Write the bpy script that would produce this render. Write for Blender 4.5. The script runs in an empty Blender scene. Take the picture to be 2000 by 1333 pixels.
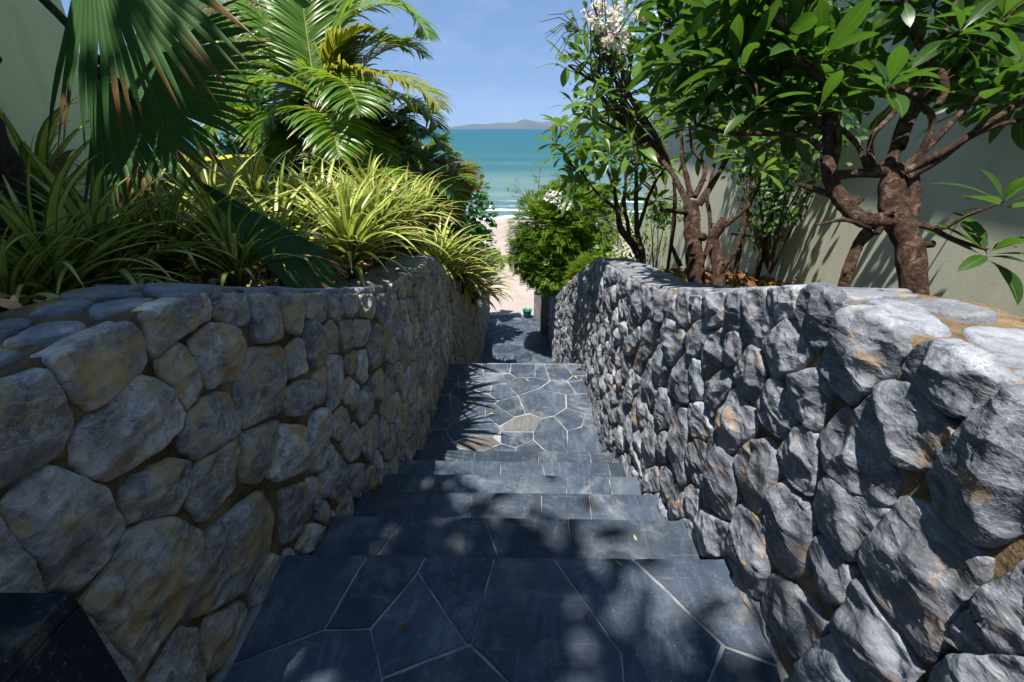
import bpy, math, random
import numpy as np
from mathutils import Vector, Matrix, Quaternion, noise
R = math.radians
S = bpy.context.scene
COL = S.collection
random.seed(11)

# ---------------------------------------------------------------- camera
cam = bpy.data.objects.new('camera', bpy.data.cameras.new('camera'))
COL.objects.link(cam)
cam.location = (0, 0, 1.25)
cam.rotation_euler = (R(90 - 25.1), 0, R(0.99))
cam.data.lens = 16.0
cam.data.sensor_width = 36.0
cam.data.clip_start = 0.02
cam.data.clip_end = 40000
S.camera = cam

# ---------------------------------------------------------------- sky, sun, exposure
SUN = Vector((-0.18, -0.25, 1.0)).normalized()          # towards the sun
EL = math.asin(SUN.z)
AZ = math.atan2(SUN.x, SUN.y)
world = bpy.data.worlds.new('World')
S.world = world
world.use_nodes = True
wn = world.node_tree
bg = wn.nodes['Background']
sky = wn.nodes.new('ShaderNodeTexSky')
sky.sky_type = 'NISHITA'
sky.sun_disc = False
sky.sun_elevation = EL
sky.sun_rotation = AZ
sky.altitude = 0
sky.air_density = 0.45
sky.dust_density = 0.0
sky.ozone_density = 8.0
# humid tropical air: an even blue veil over the clear-sky model, and thin low cloud all round the horizon
veil = wn.nodes.new('ShaderNodeMix'); veil.data_type = 'RGBA'
veil.inputs[0].default_value = 0.72
veil.inputs[7].default_value = (1.95, 3.6, 6.5, 1)
wn.links.new(sky.outputs[0], veil.inputs[6])
tc = wn.nodes.new('ShaderNodeTexCoord')
sq = wn.nodes.new('ShaderNodeVectorMath'); sq.operation = 'MULTIPLY'; sq.inputs[1].default_value = (1, 1, 3.2)
wn.links.new(tc.outputs['Generated'], sq.inputs[0])
cn = wn.nodes.new('ShaderNodeTexNoise'); cn.inputs['Scale'].default_value = 6.0; cn.inputs['Detail'].default_value = 6; cn.inputs['Roughness'].default_value = 0.55
wn.links.new(sq.outputs[0], cn.inputs['Vector'])
cr = wn.nodes.new('ShaderNodeValToRGB'); cr.color_ramp.elements[0].position = 0.5; cr.color_ramp.elements[1].position = 0.78
cr.color_ramp.elements[0].color = (0, 0, 0, 1); cr.color_ramp.elements[1].color = (0.45, 0.45, 0.45, 1)
wn.links.new(cn.outputs[0], cr.inputs[0])
cl = wn.nodes.new('ShaderNodeMix'); cl.data_type = 'RGBA'; cl.inputs[7].default_value = (4.6, 5.8, 8.0, 1)
wn.links.new(cr.outputs[0], cl.inputs[0]); wn.links.new(veil.outputs[2], cl.inputs[6])
wn.links.new(cl.outputs[2], bg.inputs[0])
bg.inputs[1].default_value = 0.062
sl = bpy.data.lights.new('sun', 'SUN')
sl.energy = 5.0
sl.angle = R(0.53)
sl.color = (1.0, 0.955, 0.89)
sun = bpy.data.objects.new('sun', sl)
sun.rotation_euler = SUN.to_track_quat('Z', 'Y').to_euler()
COL.objects.link(sun)
S.view_settings.view_transform = 'Standard'
S.view_settings.look = 'None'
S.view_settings.gamma = 1.0
S.view_settings.exposure = 0.95
S.view_settings.use_curve_mapping = False
S.render.engine = 'CYCLES'
S.cycles.max_bounces = 4
S.cycles.diffuse_bounces = 3
S.cycles.glossy_bounces = 2
S.cycles.use_adaptive_sampling = True
S.cycles.adaptive_threshold = 0.03
S.cycles.transparent_max_bounces = 6
S.cycles.volume_bounces = 0
S.cycles.use_denoising = True

LEFT_STONES = [
 [(832,910),(894,913),(977,901),(1038,884),(1041,863),(1020,826),(968,832),(912,826),(837,810),(827,827),(827,868)],
 [(1054,877),(1179,834),(1189,813),(1157,752),(1105,770),(1043,813),(1032,830)],
 [(1204,826),(1298,796),(1345,766),(1308,639),(1237,662),(1176,685),(1168,723),(1183,774)],
 [(1365,770),(1481,729),(1499,700),(1451,621),(1404,612),(1334,655),(1343,710)],
 [(640,913),(671,917),(733,917),(807,907),(818,889),(812,820),(794,809),(727,799),(664,796),(653,819),(640,855),(639,888)],
 [(932,802),(970,812),(1023,813),(1073,794),(1120,754),(1131,702),(1090,656),(1045,639),(951,667),(938,705),(936,764)],
 [(836,808),(903,819),(922,791),(935,748),(933,687),(897,666),(862,666),(847,718),(829,771)],
 [(1047,642),(1131,693),(1298,622),(1304,564),(1262,473),(1191,431),(1025,494),(1013,528),(1027,607)],
 [(1320,601),(1390,607),(1428,584),(1426,525),(1399,465),(1296,500),(1299,555)],
 [(496,921),(562,915),(626,902),(636,869),(636,799),(617,779),(590,764),(541,771),(496,773),(448,797)],
 [(613,771),(647,785),(777,808),(807,783),(839,731),(858,662),(837,639),(788,630),(701,641),(639,654),(606,698),(599,734)],
 [(819,623),(867,660),(946,657),(984,642),(1021,601),(1019,533),(987,511),(897,522),(840,540),(814,589)],
 [(1470,620),(1548,614),(1591,569),(1545,436),(1459,442),(1416,525),(1435,579)],
 [(1269,471),(1319,473),(1426,421),(1400,323),(1347,323),(1257,379),(1225,427)],
 [(1603,552),(1680,554),(1723,501),(1686,401),(1600,438),(1582,505)],
 [(1751,513),(1899,464),(1872,342),(1751,368),(1722,446)],
 [(1920,449),(2123,372),(2101,322),(1993,277),(1880,338)],
 [(2098,316),(2195,320),(2263,244),(2272,141),(2189,75),(2034,119),(2032,242)],
 [(1575,444),(1735,369),(1696,225),(1623,190),(1525,208),(1536,296)],
 [(1439,425),(1538,422),(1537,345),(1487,278),(1404,320)],
 [(1758,345),(1904,306),(1873,236),(1780,238),(1725,290)],
 [(1917,292),(2008,262),(1981,102),(1903,120),(1842,210)],
 [(1699,251),(1766,246),(1850,140),(1786,84),(1713,88),(1679,167)],
 [(1999,91),(2183,62),(2215,-51),(2132,-114),(2013,-38),(1977,41)],
 [(1812,97),(1952,87),(1997,-20),(1974,-71),(1806,-52),(1781,28)],
 [(1514,183),(1646,168),(1687,70),(1652,30),(1570,34),(1488,124)],
 [(1780,-64),(2022,-128),(2029,-229),(1919,-305),(1827,-299),(1758,-159)],
 [(1563,18),(1738,19),(1762,-82),(1710,-176),(1593,-102)],
 [(1394,297),(1504,254),(1504,177),(1446,63),(1349,58),(1254,141),(1316,229)],
 [(1166,386),(1195,391),(1323,294),(1308,235),(1246,148),(1106,233),(1067,279)],
 [(489,752),(523,762),(561,764),(588,725),(626,661),(634,596),(633,549),(571,525),(514,522),(478,571),(483,648),(480,708)],
 [(654,622),(691,621),(740,609),(787,588),(835,543),(808,497),(745,473),(684,517),(645,549),(643,599)],
 [(626,544),(678,524),(735,474),(787,371),(757,305),(670,248),(552,249),(527,244),(527,309),(513,500),(560,503),(611,529)],
 [(794,358),(889,332),(1014,289),(1035,182),(978,78),(839,79),(735,154),(651,230),(656,252),(721,293),(764,319)],
 [(846,76),(967,76),(1018,0),(868,-13),(848,3)],
 [(710,159),(821,77),(824,9),(736,-4),(658,14),(641,51),(671,124)],
 [(533,227),(638,238),(677,171),(629,46),(593,0),(499,133)],
 [(427,741),(483,745),(477,701),(479,639),(475,571),(441,545),(377,609)],
 [(508,495),(522,242),(492,148),(438,267),(435,470)],
 [(1526,713),(1656,676),(1669,602),(1623,569),(1558,589),(1501,643)],
 [(1691,652),(1825,608),(1810,533),(1731,517),(1675,580)],
 [(1854,598),(2009,544),(1987,479),(1900,468),(1826,527)],
 [(2038,534),(2234,465),(2223,379),(2146,359),(2015,429)],
 [(2282,448),(2474,391),(2391,277),(2290,263),(2232,367)],
 [(2499,373),(2630,342),(2629,252),(2507,230),(2465,295)],
 [(1590,-110),(1743,-227),(1726,-327),(1638,-346),(1577,-295),(1555,-205)],
 [(1456,-51),(1532,-30),(1576,-125),(1542,-200),(1444,-197),(1383,-100)],
 [(1369,77),(1466,111),(1524,-18),(1456,-51),(1358,-76),(1306,-37),(1341,39)],
 [(1749,-296),(1835,-319),(1878,-456),(1855,-508),(1686,-356)],
 [(1251,115),(1341,39),(1295,-38),(1251,-17),(1239,88)],
 [(1255,-32),(1330,-60),(1360,-126),(1363,-173),(1309,-185),(1262,-87)],
 [(1105,198),(1240,113),(1237,-26),(1101,-13),(1034,38),(1086,138)],
 [(1091,-55),(1206,-50),(1293,-168),(1212,-199),(1115,-102)],
 [(772,470),(834,536),(990,501),(970,430),(925,373),(787,390)],
 [(1008,491),(1185,418),(1155,358),(1051,305),(1008,308),(956,371)],
]
RIGHT_STONES = [
 [(1305,813),(1202,853),(1173,810),(1134,772),(1158,706),(1207,673),(1262,682),(1295,739)],
 [(1182,855),(1084,896),(1067,890),(1053,831),(1114,789),(1148,793)],
 [(1056,894),(1024,921),(948,920),(900,917),(906,876),(917,809),(943,792),(996,811),(1046,838)],
 [(885,916),(845,928),(790,928),(738,920),(724,891),(738,834),(792,742),(855,748),(908,768),(902,824)],
 [(705,921),(674,935),(620,938),(567,924),(566,907),(570,865),(594,851),(632,852),(681,857),(716,865)],
 [(1152,713),(1079,812),(1038,801),(992,789),(954,775),(968,740),(1043,659),(1073,656)],
 [(1366,613),(1313,675),(1248,674),(1245,603),(1320,546),(1358,572)],
 [(1258,563),(1207,673),(1156,683),(1105,652),(1107,583),(1137,528),(1193,519)],
 [(1002,682),(924,751),(902,755),(856,728),(855,681),(863,625),(906,612),(958,621)],
 [(1101,551),(1070,648),(1015,648),(954,627),(931,594),(964,527),(1028,510),(1080,519)],
 [(776,738),(732,830),(685,852),(581,829),(589,782),(610,730),(668,697),(724,713)],
 [(1284,367),(1253,505),(1165,504),(1099,511),(1080,450),(1153,324),(1231,287)],
 [(961,490),(919,598),(860,619),(833,588),(815,525),(816,478),(871,455),(923,458)],
 [(1128,319),(1105,413),(1019,484),(950,468),(928,387),(935,291),(1003,247),(1079,265)],
 [(929,316),(932,378),(914,428),(863,437),(791,461),(770,417),(748,302),(791,240),(845,215),(915,269)],
 [(788,469),(798,529),(777,572),(721,582),(639,615),(636,564),(649,514),(665,453),(713,440),(758,446)],
 [(635,475),(643,521),(625,653),(594,676),(535,690),(472,688),(466,641),(461,535),(458,482),(465,456),(504,449),(585,457)],
 [(1041,39),(1054,215),(972,266),(915,269),(855,202),(845,124),(858,52),(930,53)],
 [(755,360),(756,416),(708,416),(651,436),(639,422),(633,365),(668,310),(713,326)],
 [(846,69),(844,178),(777,228),(724,253),(639,275),(647,216),(658,131),(681,91),(740,52),(806,44)],
 [(622,297),(638,409),(627,438),(577,440),(524,435),(474,426),(470,401),(462,321),(511,248),(599,284)],
 [(669,19),(656,127),(640,227),(617,276),(531,249),(540,161),(617,16)],
 [(457,526),(454,570),(448,647),(435,724),(413,745),(369,652),(432,535)],
 [(451,392),(444,501),(376,623),(341,572),(399,405)],
 [(1858,607),(1757,648),(1676,549),(1707,513),(1804,514)],
 [(1710,650),(1619,677),(1594,611),(1670,569)],
 [(1610,685),(1458,758),(1434,752),(1409,657),(1480,609),(1560,625)],
 [(1421,759),(1320,807),(1291,755),(1285,696),(1337,662),(1389,651)],
 [(1942,561),(1870,593),(1832,496),(1921,476)],
 [(1990,376),(1948,468),(1819,489),(1716,497),(1700,431),(1782,299),(1836,284),(1967,330)],
 [(1701,467),(1572,609),(1502,602),(1506,530),(1544,465),(1624,444)],
 [(1516,509),(1494,585),(1403,645),(1369,621),(1357,527),(1428,451),(1487,463)],
 [(1368,641),(1285,678),(1252,666),(1251,608),(1314,551),(1351,561)],
 [(1795,244),(1666,429),(1602,431),(1547,255),(1640,202),(1776,164)],
 [(1606,406),(1577,456),(1496,453),(1443,346),(1514,283)],
 [(1437,402),(1342,520),(1282,529),(1265,494),(1306,401),(1342,327),(1402,332)],
 [(1920,45),(1871,136),(1776,164),(1716,125),(1724,18),(1800,-52),(1879,-38)],
 [(2377,-47),(2248,214),(2225,341),(2046,394),(2003,356),(2002,306),(2189,97),(2204,5)],
 [(2652,-40),(2356,247),(2323,179),(2445,16),(2599,-62)],
 [(1304,75),(1310,225),(1302,310),(1227,303),(1137,314),(1077,214),(1059,131),(1162,64),(1257,25)],
 [(1459,99),(1427,176),(1354,224),(1306,125),(1324,35),(1393,2)],
 [(1816,-128),(1740,-18),(1692,-17),(1657,-136),(1754,-199)],
 [(1986,-208),(1930,-72),(1836,-88),(1793,-231),(1862,-329),(1935,-309)],
 [(1414,-105),(1385,-14),(1319,25),(1269,-78),(1281,-122),(1359,-140)],
 [(1263,-56),(1242,-4),(1062,114),(1037,15),(1100,-62),(1191,-171),(1241,-134)],
 [(1545,-267),(1508,-118),(1417,-99),(1366,-164),(1514,-328)],
 [(1700,-200),(1634,-134),(1546,-127),(1551,-255),(1593,-314),(1668,-264)],
 [(1919,-408),(1740,-225),(1667,-320),(1938,-577)],
 [(1904,-9),(1713,118),(1702,51),(1813,-80),(1870,-76)],
 [(1546,251),(1438,332),(1365,317),(1326,286),(1343,233),(1471,160)],
 [(1699,136),(1626,204),(1547,228),(1497,140),(1422,-39),(1444,-84),(1537,-102),(1639,-77),(1684,15)],
 [(843,632),(808,726),(775,727),(644,683),(636,626),(723,585),(801,577)],
 [(591,725),(584,783),(563,883),(536,936),(494,929),(444,824),(465,739),(482,707),(514,694),(554,690)],
]
UPPER_SLABS = [
 [(-752,1029),(-487,1032),(-533,791),(-733,696)],
 [(-482,1032),(-299,1030),(-314,970),(-407,797),(-530,791)],
 [(-309,970),(-137,756),(-340,671),(-403,793)],
 [(-294,1029),(-76,1030),(-122,760),(-135,760),(-309,975)],
 [(-72,1030),(114,1030),(273,741),(266,671),(249,558),(83,555),(-15,663),(-122,756)],
 [(118,1031),(366,1033),(548,768),(476,674),(410,582),(252,558),(268,671),(276,741)],
 [(375,1033),(689,1044),(670,720),(558,764)],
 [(553,760),(668,714),(644,575),(412,579),(480,674)],
 [(-735,693),(-532,787),(-405,793),(-340,670),(-312,569),(-733,541)],
 [(-336,669),(-125,752),(-18,663),(77,555),(-308,567)],
]
MIDDLE_SLABS = [
 [(-852,4281),(-401,4289),(-370,4096),(-626,4092),(-815,4003)],
 [(-395,4289),(-87,4294),(-100,4097),(-364,4096)],
 [(-82,4294),(170,4292),(162,4020),(-26,4001),(-91,4094)],
 [(173,4292),(270,4293),(305,3959),(165,4014)],
 [(274,4293),(492,4297),(543,4059),(477,3956),(313,3953)],
 [(495,4297),(709,4294),(711,4062),(548,4059)],
 [(-624,4078),(-366,4083),(-99,4081),(-29,3998),(-134,3890),(-272,3857),(-277,3687),(-579,3836)],
 [(-26,3991),(162,4007),(304,3947),(189,3799),(-1,3672),(-133,3874)],
 [(312,3940),(476,3943),(544,3707),(446,3689),(197,3790)],
 [(485,3950),(550,4046),(710,4049),(710,3721),(549,3707)],
 [(-836,3987),(-628,4078),(-590,3806),(-656,3675),(-812,3667)],
 [(-273,3676),(-264,3857),(-136,3871),(-8,3669),(-185,3568)],
 [(-589,3821),(-279,3676),(-194,3568),(-237,3519),(-483,3520),(-648,3670)],
 [(-1,3664),(192,3787),(438,3683),(426,3466),(311,3340),(206,3298),(105,3373),(60,3367)],
 [(448,3677),(701,3710),(701,3371),(590,3372),(432,3459)],
 [(-182,3560),(-11,3658),(56,3367),(-36,3317),(-220,3514)],
 [(-309,3513),(-226,3514),(-36,3310),(-159,3181),(-288,3318)],
 [(-158,3158),(-33,3303),(104,3353),(203,3291),(139,3108),(-149,3103)],
 [(313,3333),(427,3453),(586,3362),(526,3181),(408,3124)],
 [(589,3362),(707,3364),(729,3129),(531,3170)],
 [(126,3097),(205,3288),(308,3328),(401,3119),(387,2897),(351,2574),(203,2571),(215,2855),(123,3002)],
 [(412,3120),(527,3170),(730,3121),(721,2864),(738,2580),(357,2574)],
 [(-148,3093),(123,3091),(117,3002),(-22,2899),(-140,2947)],
 [(-506,2931),(-379,3046),(-210,3028),(-140,2943),(-284,2850),(-463,2882)],
 [(-19,2890),(114,2996),(211,2851),(199,2571),(-16,2567)],
 [(-839,3652),(-654,3661),(-561,3242),(-610,3117),(-796,3125)],
 [(-647,3661),(-482,3515),(-312,3513),(-292,3318),(-161,3169),(-155,3097),(-210,3032),(-380,3057),(-530,2965),(-606,3113),(-556,3231)],
 [(-805,3103),(-611,3106),(-535,2956),(-509,2921),(-461,2872),(-429,2560),(-811,2554)],
 [(-461,2870),(-283,2845),(-140,2937),(-22,2890),(-19,2567),(-423,2560)],
]
CAP_LEFT = [
 [(-955,797),(-970,867),(-958,914),(-916,905),(-892,887),(-872,826),(-887,802)],
 [(-926,925),(-912,966),(-891,988),(-839,962),(-870,931),(-896,906)],
 [(-853,818),(-877,860),(-863,906),(-836,931),(-788,922),(-777,880),(-794,836),(-803,788),(-830,795)],
 [(-977,695),(-960,756),(-953,778),(-915,778),(-895,760),(-891,722),(-901,700),(-926,660)],
 [(-872,673),(-888,722),(-893,764),(-866,779),(-810,769),(-786,751),(-781,711),(-806,686),(-852,679)],
 [(-875,628),(-849,650),(-823,651),(-793,643),(-796,619),(-794,599),(-815,575)],
 [(-813,942),(-795,979),(-746,991),(-724,975),(-749,953),(-782,932)],
]
CAP_RIGHT = [
 [(685,1013),(764,1032),(839,1039),(871,1011),(908,979),(831,957),(786,936),(711,925),(697,954)],
 [(714,906),(779,916),(791,863),(782,814),(755,735),(715,725),(704,768),(712,836)],
 [(782,912),(838,932),(880,928),(903,873),(905,808),(881,786),(820,792),(801,838),(773,871)],
 [(787,763),(818,777),(905,765),(911,707),(807,608),(730,622),(733,663)],
 [(712,593),(753,610),(798,590),(743,538),(700,545),(705,570)],
]
TREAD_JOINTS = [
 [(-461,-558),(-137,-20),(204,197)],
 [(-542,-517),(-222,-219),(112,108),(343,323)],
 [(-659,-640),(-442,-450),(17,-43),(277,237),(399,380),(509,501),(688,666)],
 [(-430,-422),(-110,-108),(151,187),(409,448),(577,565),(693,686)],
 [(-714,-655),(-313,-306),(140,154),(522,488),(670,675)],
]
BOUGAINVILLEA = (0.576, 3.553, 1.857)
NEAR_LIMBS = [
 [(1.248,1.299,0.628,0.0607),(1.23,1.38,0.802,0.0575),(1.222,1.444,0.915,0.0579),(1.198,1.505,0.999,0.062),(1.189,1.539,1.073,0.0587),(1.196,1.57,1.139,0.0489)],
 [(1.206,1.464,0.959,0.0483),(1.238,1.516,1.045,0.0421),(1.229,1.557,1.133,0.0389)],
 [(1.07,1.443,0.708,0.0291),(1.08,1.475,0.822,0.0287),(1.101,1.501,0.901,0.0285),(1.124,1.493,0.953,0.0328)],
 [(1.173,1.487,0.986,0.0454),(1.1,1.496,0.984,0.0424),(1.049,1.536,1.026,0.0397),(1.014,1.574,1.084,0.0383),(1.01,1.631,1.158,0.0321)],
 [(1.013,1.585,1.107,0.0283),(1.057,1.568,1.116,0.0246),(1.115,1.56,1.12,0.0261),(1.197,1.563,1.125,0.0326)],
 [(1.039,1.557,1.047,0.0216),(0.977,1.586,1.064,0.0169),(0.93,1.615,1.08,0.0103)],
 [(1.01,1.624,1.143,0.0304),(1.012,1.681,1.265,0.0219),(0.99,1.701,1.356,0.0216),(0.94,1.704,1.411,0.0197),(0.876,1.712,1.454,0.0196),(0.829,1.735,1.529,0.0178),(0.76,1.761,1.634,0.0144)],
 [(1.027,1.624,1.143,0.0236),(1.048,1.668,1.235,0.0202),(1.025,1.702,1.308,0.0186)],
 [(1.122,1.587,1.13,0.0182),(1.111,1.651,1.197,0.0152),(1.051,1.676,1.253,0.0135),(0.983,1.699,1.304,0.0101)],
 [(1.131,1.576,1.131,0.0197),(1.153,1.661,1.217,0.0135),(1.236,1.703,1.304,0.0135),(1.32,1.762,1.426,0.0135)],
 [(1.172,1.563,1.125,0.0326),(1.229,1.649,1.235,0.0266),(1.312,1.726,1.349,0.0236),(1.345,1.769,1.441,0.0253),(1.302,1.808,1.525,0.0219),(1.254,1.865,1.647,0.0186)],
 [(1.296,1.706,1.448,0.0194),(1.307,1.647,1.394,0.019),(1.306,1.612,1.343,0.0173),(1.283,1.597,1.311,0.0142)],
 [(1.345,1.78,1.464,0.0152),(1.422,1.845,1.552,0.0137),(1.472,1.897,1.661,0.012)],
 [(1.204,1.595,1.191,0.0212),(1.312,1.704,1.304,0.0202),(1.404,1.753,1.403,0.0202),(1.518,1.788,1.522,0.02),(1.625,1.813,1.642,0.0179)],
 [(1.196,1.535,1.134,0.0224),(1.281,1.554,1.219,0.0157),(1.37,1.581,1.32,0.014),(1.537,1.617,1.463,0.0137)],
 [(1.188,1.528,1.12,0.024),(1.294,1.519,1.191,0.0171),(1.386,1.521,1.264,0.0152),(1.544,1.55,1.365,0.0135)],
 [(1.204,1.523,1.108,0.024),(1.281,1.527,1.162,0.0205),(1.346,1.525,1.225,0.017),(1.432,1.521,1.261,0.0121),(1.542,1.518,1.275,0.0106)],
 [(1.227,1.531,1.15,0.019),(1.259,1.564,1.264,0.0156),(1.191,1.57,1.327,0.0123),(1.098,1.573,1.361,0.0092)],
 [(0.993,1.645,1.189,0.0152),(0.916,1.663,1.229,0.0135),(0.781,1.662,1.232,0.0118),(0.725,1.772,1.234,0.0108),(0.694,2.006,1.263,0.0101)],
 [(1.004,1.674,1.25,0.0152),(0.899,1.692,1.293,0.0118),(0.765,1.667,1.315,0.0083)],
 [(1.237,1.461,0.975,0.0144),(1.298,1.438,0.971,0.011),(1.357,1.436,1.011,0.0093),(1.444,1.434,1.051,0.0061)],
 [(1.253,1.465,0.983,0.0144),(1.311,1.405,0.946,0.0109),(1.399,1.372,0.92,0.0076)],
 [(1.109,1.476,0.964,0.0146),(1.027,1.485,0.986,0.0097),(0.937,1.486,0.969,0.0065)],
 [(1.18,1.56,1.117,0.0245),(1.022,1.509,1.25,0.0182),(0.72,1.327,1.463,0.0136),(0.512,1.307,1.782,0.0107),(0.329,1.494,2.305,0.0091)],
 [(1.212,1.546,1.134,0.0241),(1.188,1.518,1.383,0.0175),(1.074,1.508,1.719,0.0142),(0.817,1.572,2.218,0.0112)],
]
NEAR_TIPS = [
 (1.097,1.576,1.368),
 (0.697,2.032,1.265),
 (0.762,1.668,1.318),
 (0.682,2.241,1.527),
 (0.713,1.887,1.531),
 (0.864,1.793,1.51),
 (0.866,1.688,1.474),
 (0.938,1.679,1.453),
 (0.76,1.765,1.641),
 (0.646,2.528,1.802),
 (0.685,2.331,1.793),
 (1.013,1.799,1.634),
 (1.149,1.848,1.617),
 (1.259,1.868,1.655),
 (0.947,1.866,1.663),
 (1.357,1.697,1.521),
 (1.535,1.78,1.575),
 (1.491,1.604,1.436),
 (0.712,1.755,1.434),
 (0.876,1.801,1.408),
 (0.712,1.908,1.394),
 (0.95,1.644,1.306),
 (0.95,1.784,1.25),
 (1.429,1.611,1.336),
 (1.532,1.606,1.321),
 (0.708,2.07,1.647),
 (0.745,1.827,1.586),
 (1.444,1.435,1.053),
 (1.407,1.371,0.919),
 (0.596,2.745,1.9),
 (0.678,2.205,1.388),
 (0.637,2.501,1.653),
 (0.707,1.968,1.338),
 (0.788,1.773,1.234),
 (0.657,2.447,1.72),
 (0.71,1.862,1.663),
 (0.702,2.088,1.503),
 (1.75,2.166,1.474),
 (2.137,2.217,1.48),
 (1.137,2.274,1.623),
 (1.58,1.892,1.378),
 (1.517,2.187,1.705),
 (1.534,2.117,1.787),
 (1.374,2.108,1.386),
 (1.118,1.915,1.425),
 (1.516,2.012,1.716),
 (1.824,2.079,1.697),
 (1.96,1.965,1.395),
 (2.073,2.178,1.571),
 (1.279,2.075,1.372),
 (1.311,2.054,1.711),
 (1.112,2.189,1.683),
 (1.002,2.008,1.488),
 (1.397,2.189,1.601),
 (0.998,1.836,1.343),
 (1.647,1.872,1.4),
 (1.857,2.178,1.65),
 (0.978,2.087,1.768),
 (2.091,2.286,1.747),
 (2.051,2.395,1.845),
 (2.109,2.314,1.687),
 (1.534,2.089,1.657),
 (1.134,2.071,1.751),
 (1.436,1.909,1.407),
 (1.811,2.183,1.764),
 (1.583,2.121,1.345),
 (1.71,2.047,1.578),
 (1.464,2.144,1.451),
 (1.816,2.173,1.512),
 (1.276,2.058,1.496),
 (1.958,2.193,1.522),
 (0.705,2.036,1.457),
 (0.913,2.046,1.588),
 (0.959,2.027,1.435),
 (0.911,1.88,1.493),
 (0.679,2.193,1.376),
 (0.854,2.057,1.665),
 (0.713,1.77,1.421),
 (0.739,1.817,1.669),
 (0.711,1.984,1.629),
 (0.67,2.36,1.657),
 (0.681,2.359,1.792),
 (0.648,2.395,1.51),
 (0.891,1.775,1.359),
 (0.929,1.82,1.297),
 (0.706,1.977,1.337),
 (0.707,2.052,1.554),
]
MID_LIMBS = [
 [(1.102,2.59,0.138,0.0882),(1.087,2.724,0.423,0.0819),(1.063,2.83,0.651,0.0819),(1.052,2.917,0.837,0.0693)],
 [(1.037,2.91,0.822,0.0378),(0.958,3.105,1.005,0.0261),(0.872,3.26,1.104,0.0236),(0.795,3.43,1.235,0.0209),(0.711,3.631,1.43,0.018),(0.512,3.681,1.544,0.0162),(0.332,3.726,1.648,0.0144)],
 [(0.844,3.292,1.127,0.017),(0.736,3.419,1.212,0.0157),(0.587,3.56,1.283,0.0144),(0.388,3.607,1.391,0.0108)],
 [(0.711,3.628,1.423,0.0162),(0.701,3.788,1.765,0.0126)],
 [(0.737,3.608,1.381,0.0144),(0.785,3.769,1.723,0.0108)],
 [(1.052,2.93,0.865,0.0315),(1.003,3.016,1.051,0.022),(0.986,3.09,1.208,0.0157),(0.938,3.246,1.425,0.0128)],
 [(1.071,2.931,0.865,0.0315),(1.139,3.005,1.022,0.022),(1.056,3.06,1.142,0.0157),(1.032,3.157,1.35,0.0126)],
 [(1.092,2.89,0.825,0.0375),(1.189,2.914,1.015,0.0275),(1.266,2.932,1.191,0.0239),(1.382,2.982,1.436,0.0175),(1.468,3.071,1.621,0.0146)],
 [(1.03,2.869,0.783,0.0281),(0.91,2.84,0.796,0.0217),(0.842,2.845,0.808,0.0155)],
 [(1.102,2.712,0.491,0.0248),(1.148,2.785,0.692,0.0216),(1.128,2.869,0.873,0.0185),(1.171,2.966,1.054,0.0155),(1.207,3.1,1.222,0.0126)],
 [(0.974,2.7,0.494,0.0247),(0.902,2.724,0.619,0.0184)],
]
MID_TIPS = [
 (0.321,3.735,1.668),
 (0.701,3.794,1.778),
 (0.784,3.777,1.739),
 (0.377,3.613,1.404),
 (0.938,3.246,1.425),
 (1.032,3.157,1.35),
 (1.206,3.107,1.236),
 (0.475,3.756,1.707),
 (0.593,3.77,1.615),
 (0.742,3.307,1.144),
 (1.463,3.478,1.176),
 (0.964,3.912,1.571),
 (0.58,3.446,1.356),
 (0.808,3.659,1.259),
 (0.455,3.354,1.405),
 (0.801,3.964,1.682),
 (1.168,3.663,1.374),
 (0.962,3.433,1.522),
 (0.775,3.819,1.476),
 (1.233,3.189,1.389),
 (1.267,3.603,1.48),
 (1.27,3.477,1.604),
 (1.167,3.176,1.184),
 (0.946,3.51,1.402),
 (0.535,3.773,1.299),
 (1.344,3.173,1.303),
 (1.007,3.382,1.678),
 (0.771,3.335,1.657),
 (0.576,3.412,1.466),
]
STUMP_LIMBS = [
 [(1.179,2.463,0.193,0.0598),(1.168,2.565,0.41,0.0569),(1.166,2.648,0.54,0.0543),(1.135,2.701,0.655,0.0543),(1.189,2.712,0.772,0.0416)],
 [(1.153,2.583,0.451,0.0299),(1.208,2.596,0.57,0.0295),(1.231,2.598,0.62,0.0234),(1.271,2.645,0.721,0.0175),(1.284,2.708,0.853,0.0146),(1.305,2.767,1.027,0.0116),(1.315,2.829,1.158,0.0102)],
 [(1.186,2.697,0.739,0.0238),(1.27,2.689,0.813,0.0175),(1.342,2.734,0.906,0.0146),(1.385,2.796,1.038,0.0117)],
 [(1.144,2.698,0.65,0.0271),(1.073,2.629,0.575,0.0209)],
]
STUMP_TIPS = [
 (1.315,2.832,1.164),
 (1.385,2.796,1.038),
 (1.238,2.831,1.118),
 (1.472,2.847,1.144),
 (1.412,2.909,1.277),
]
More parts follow.
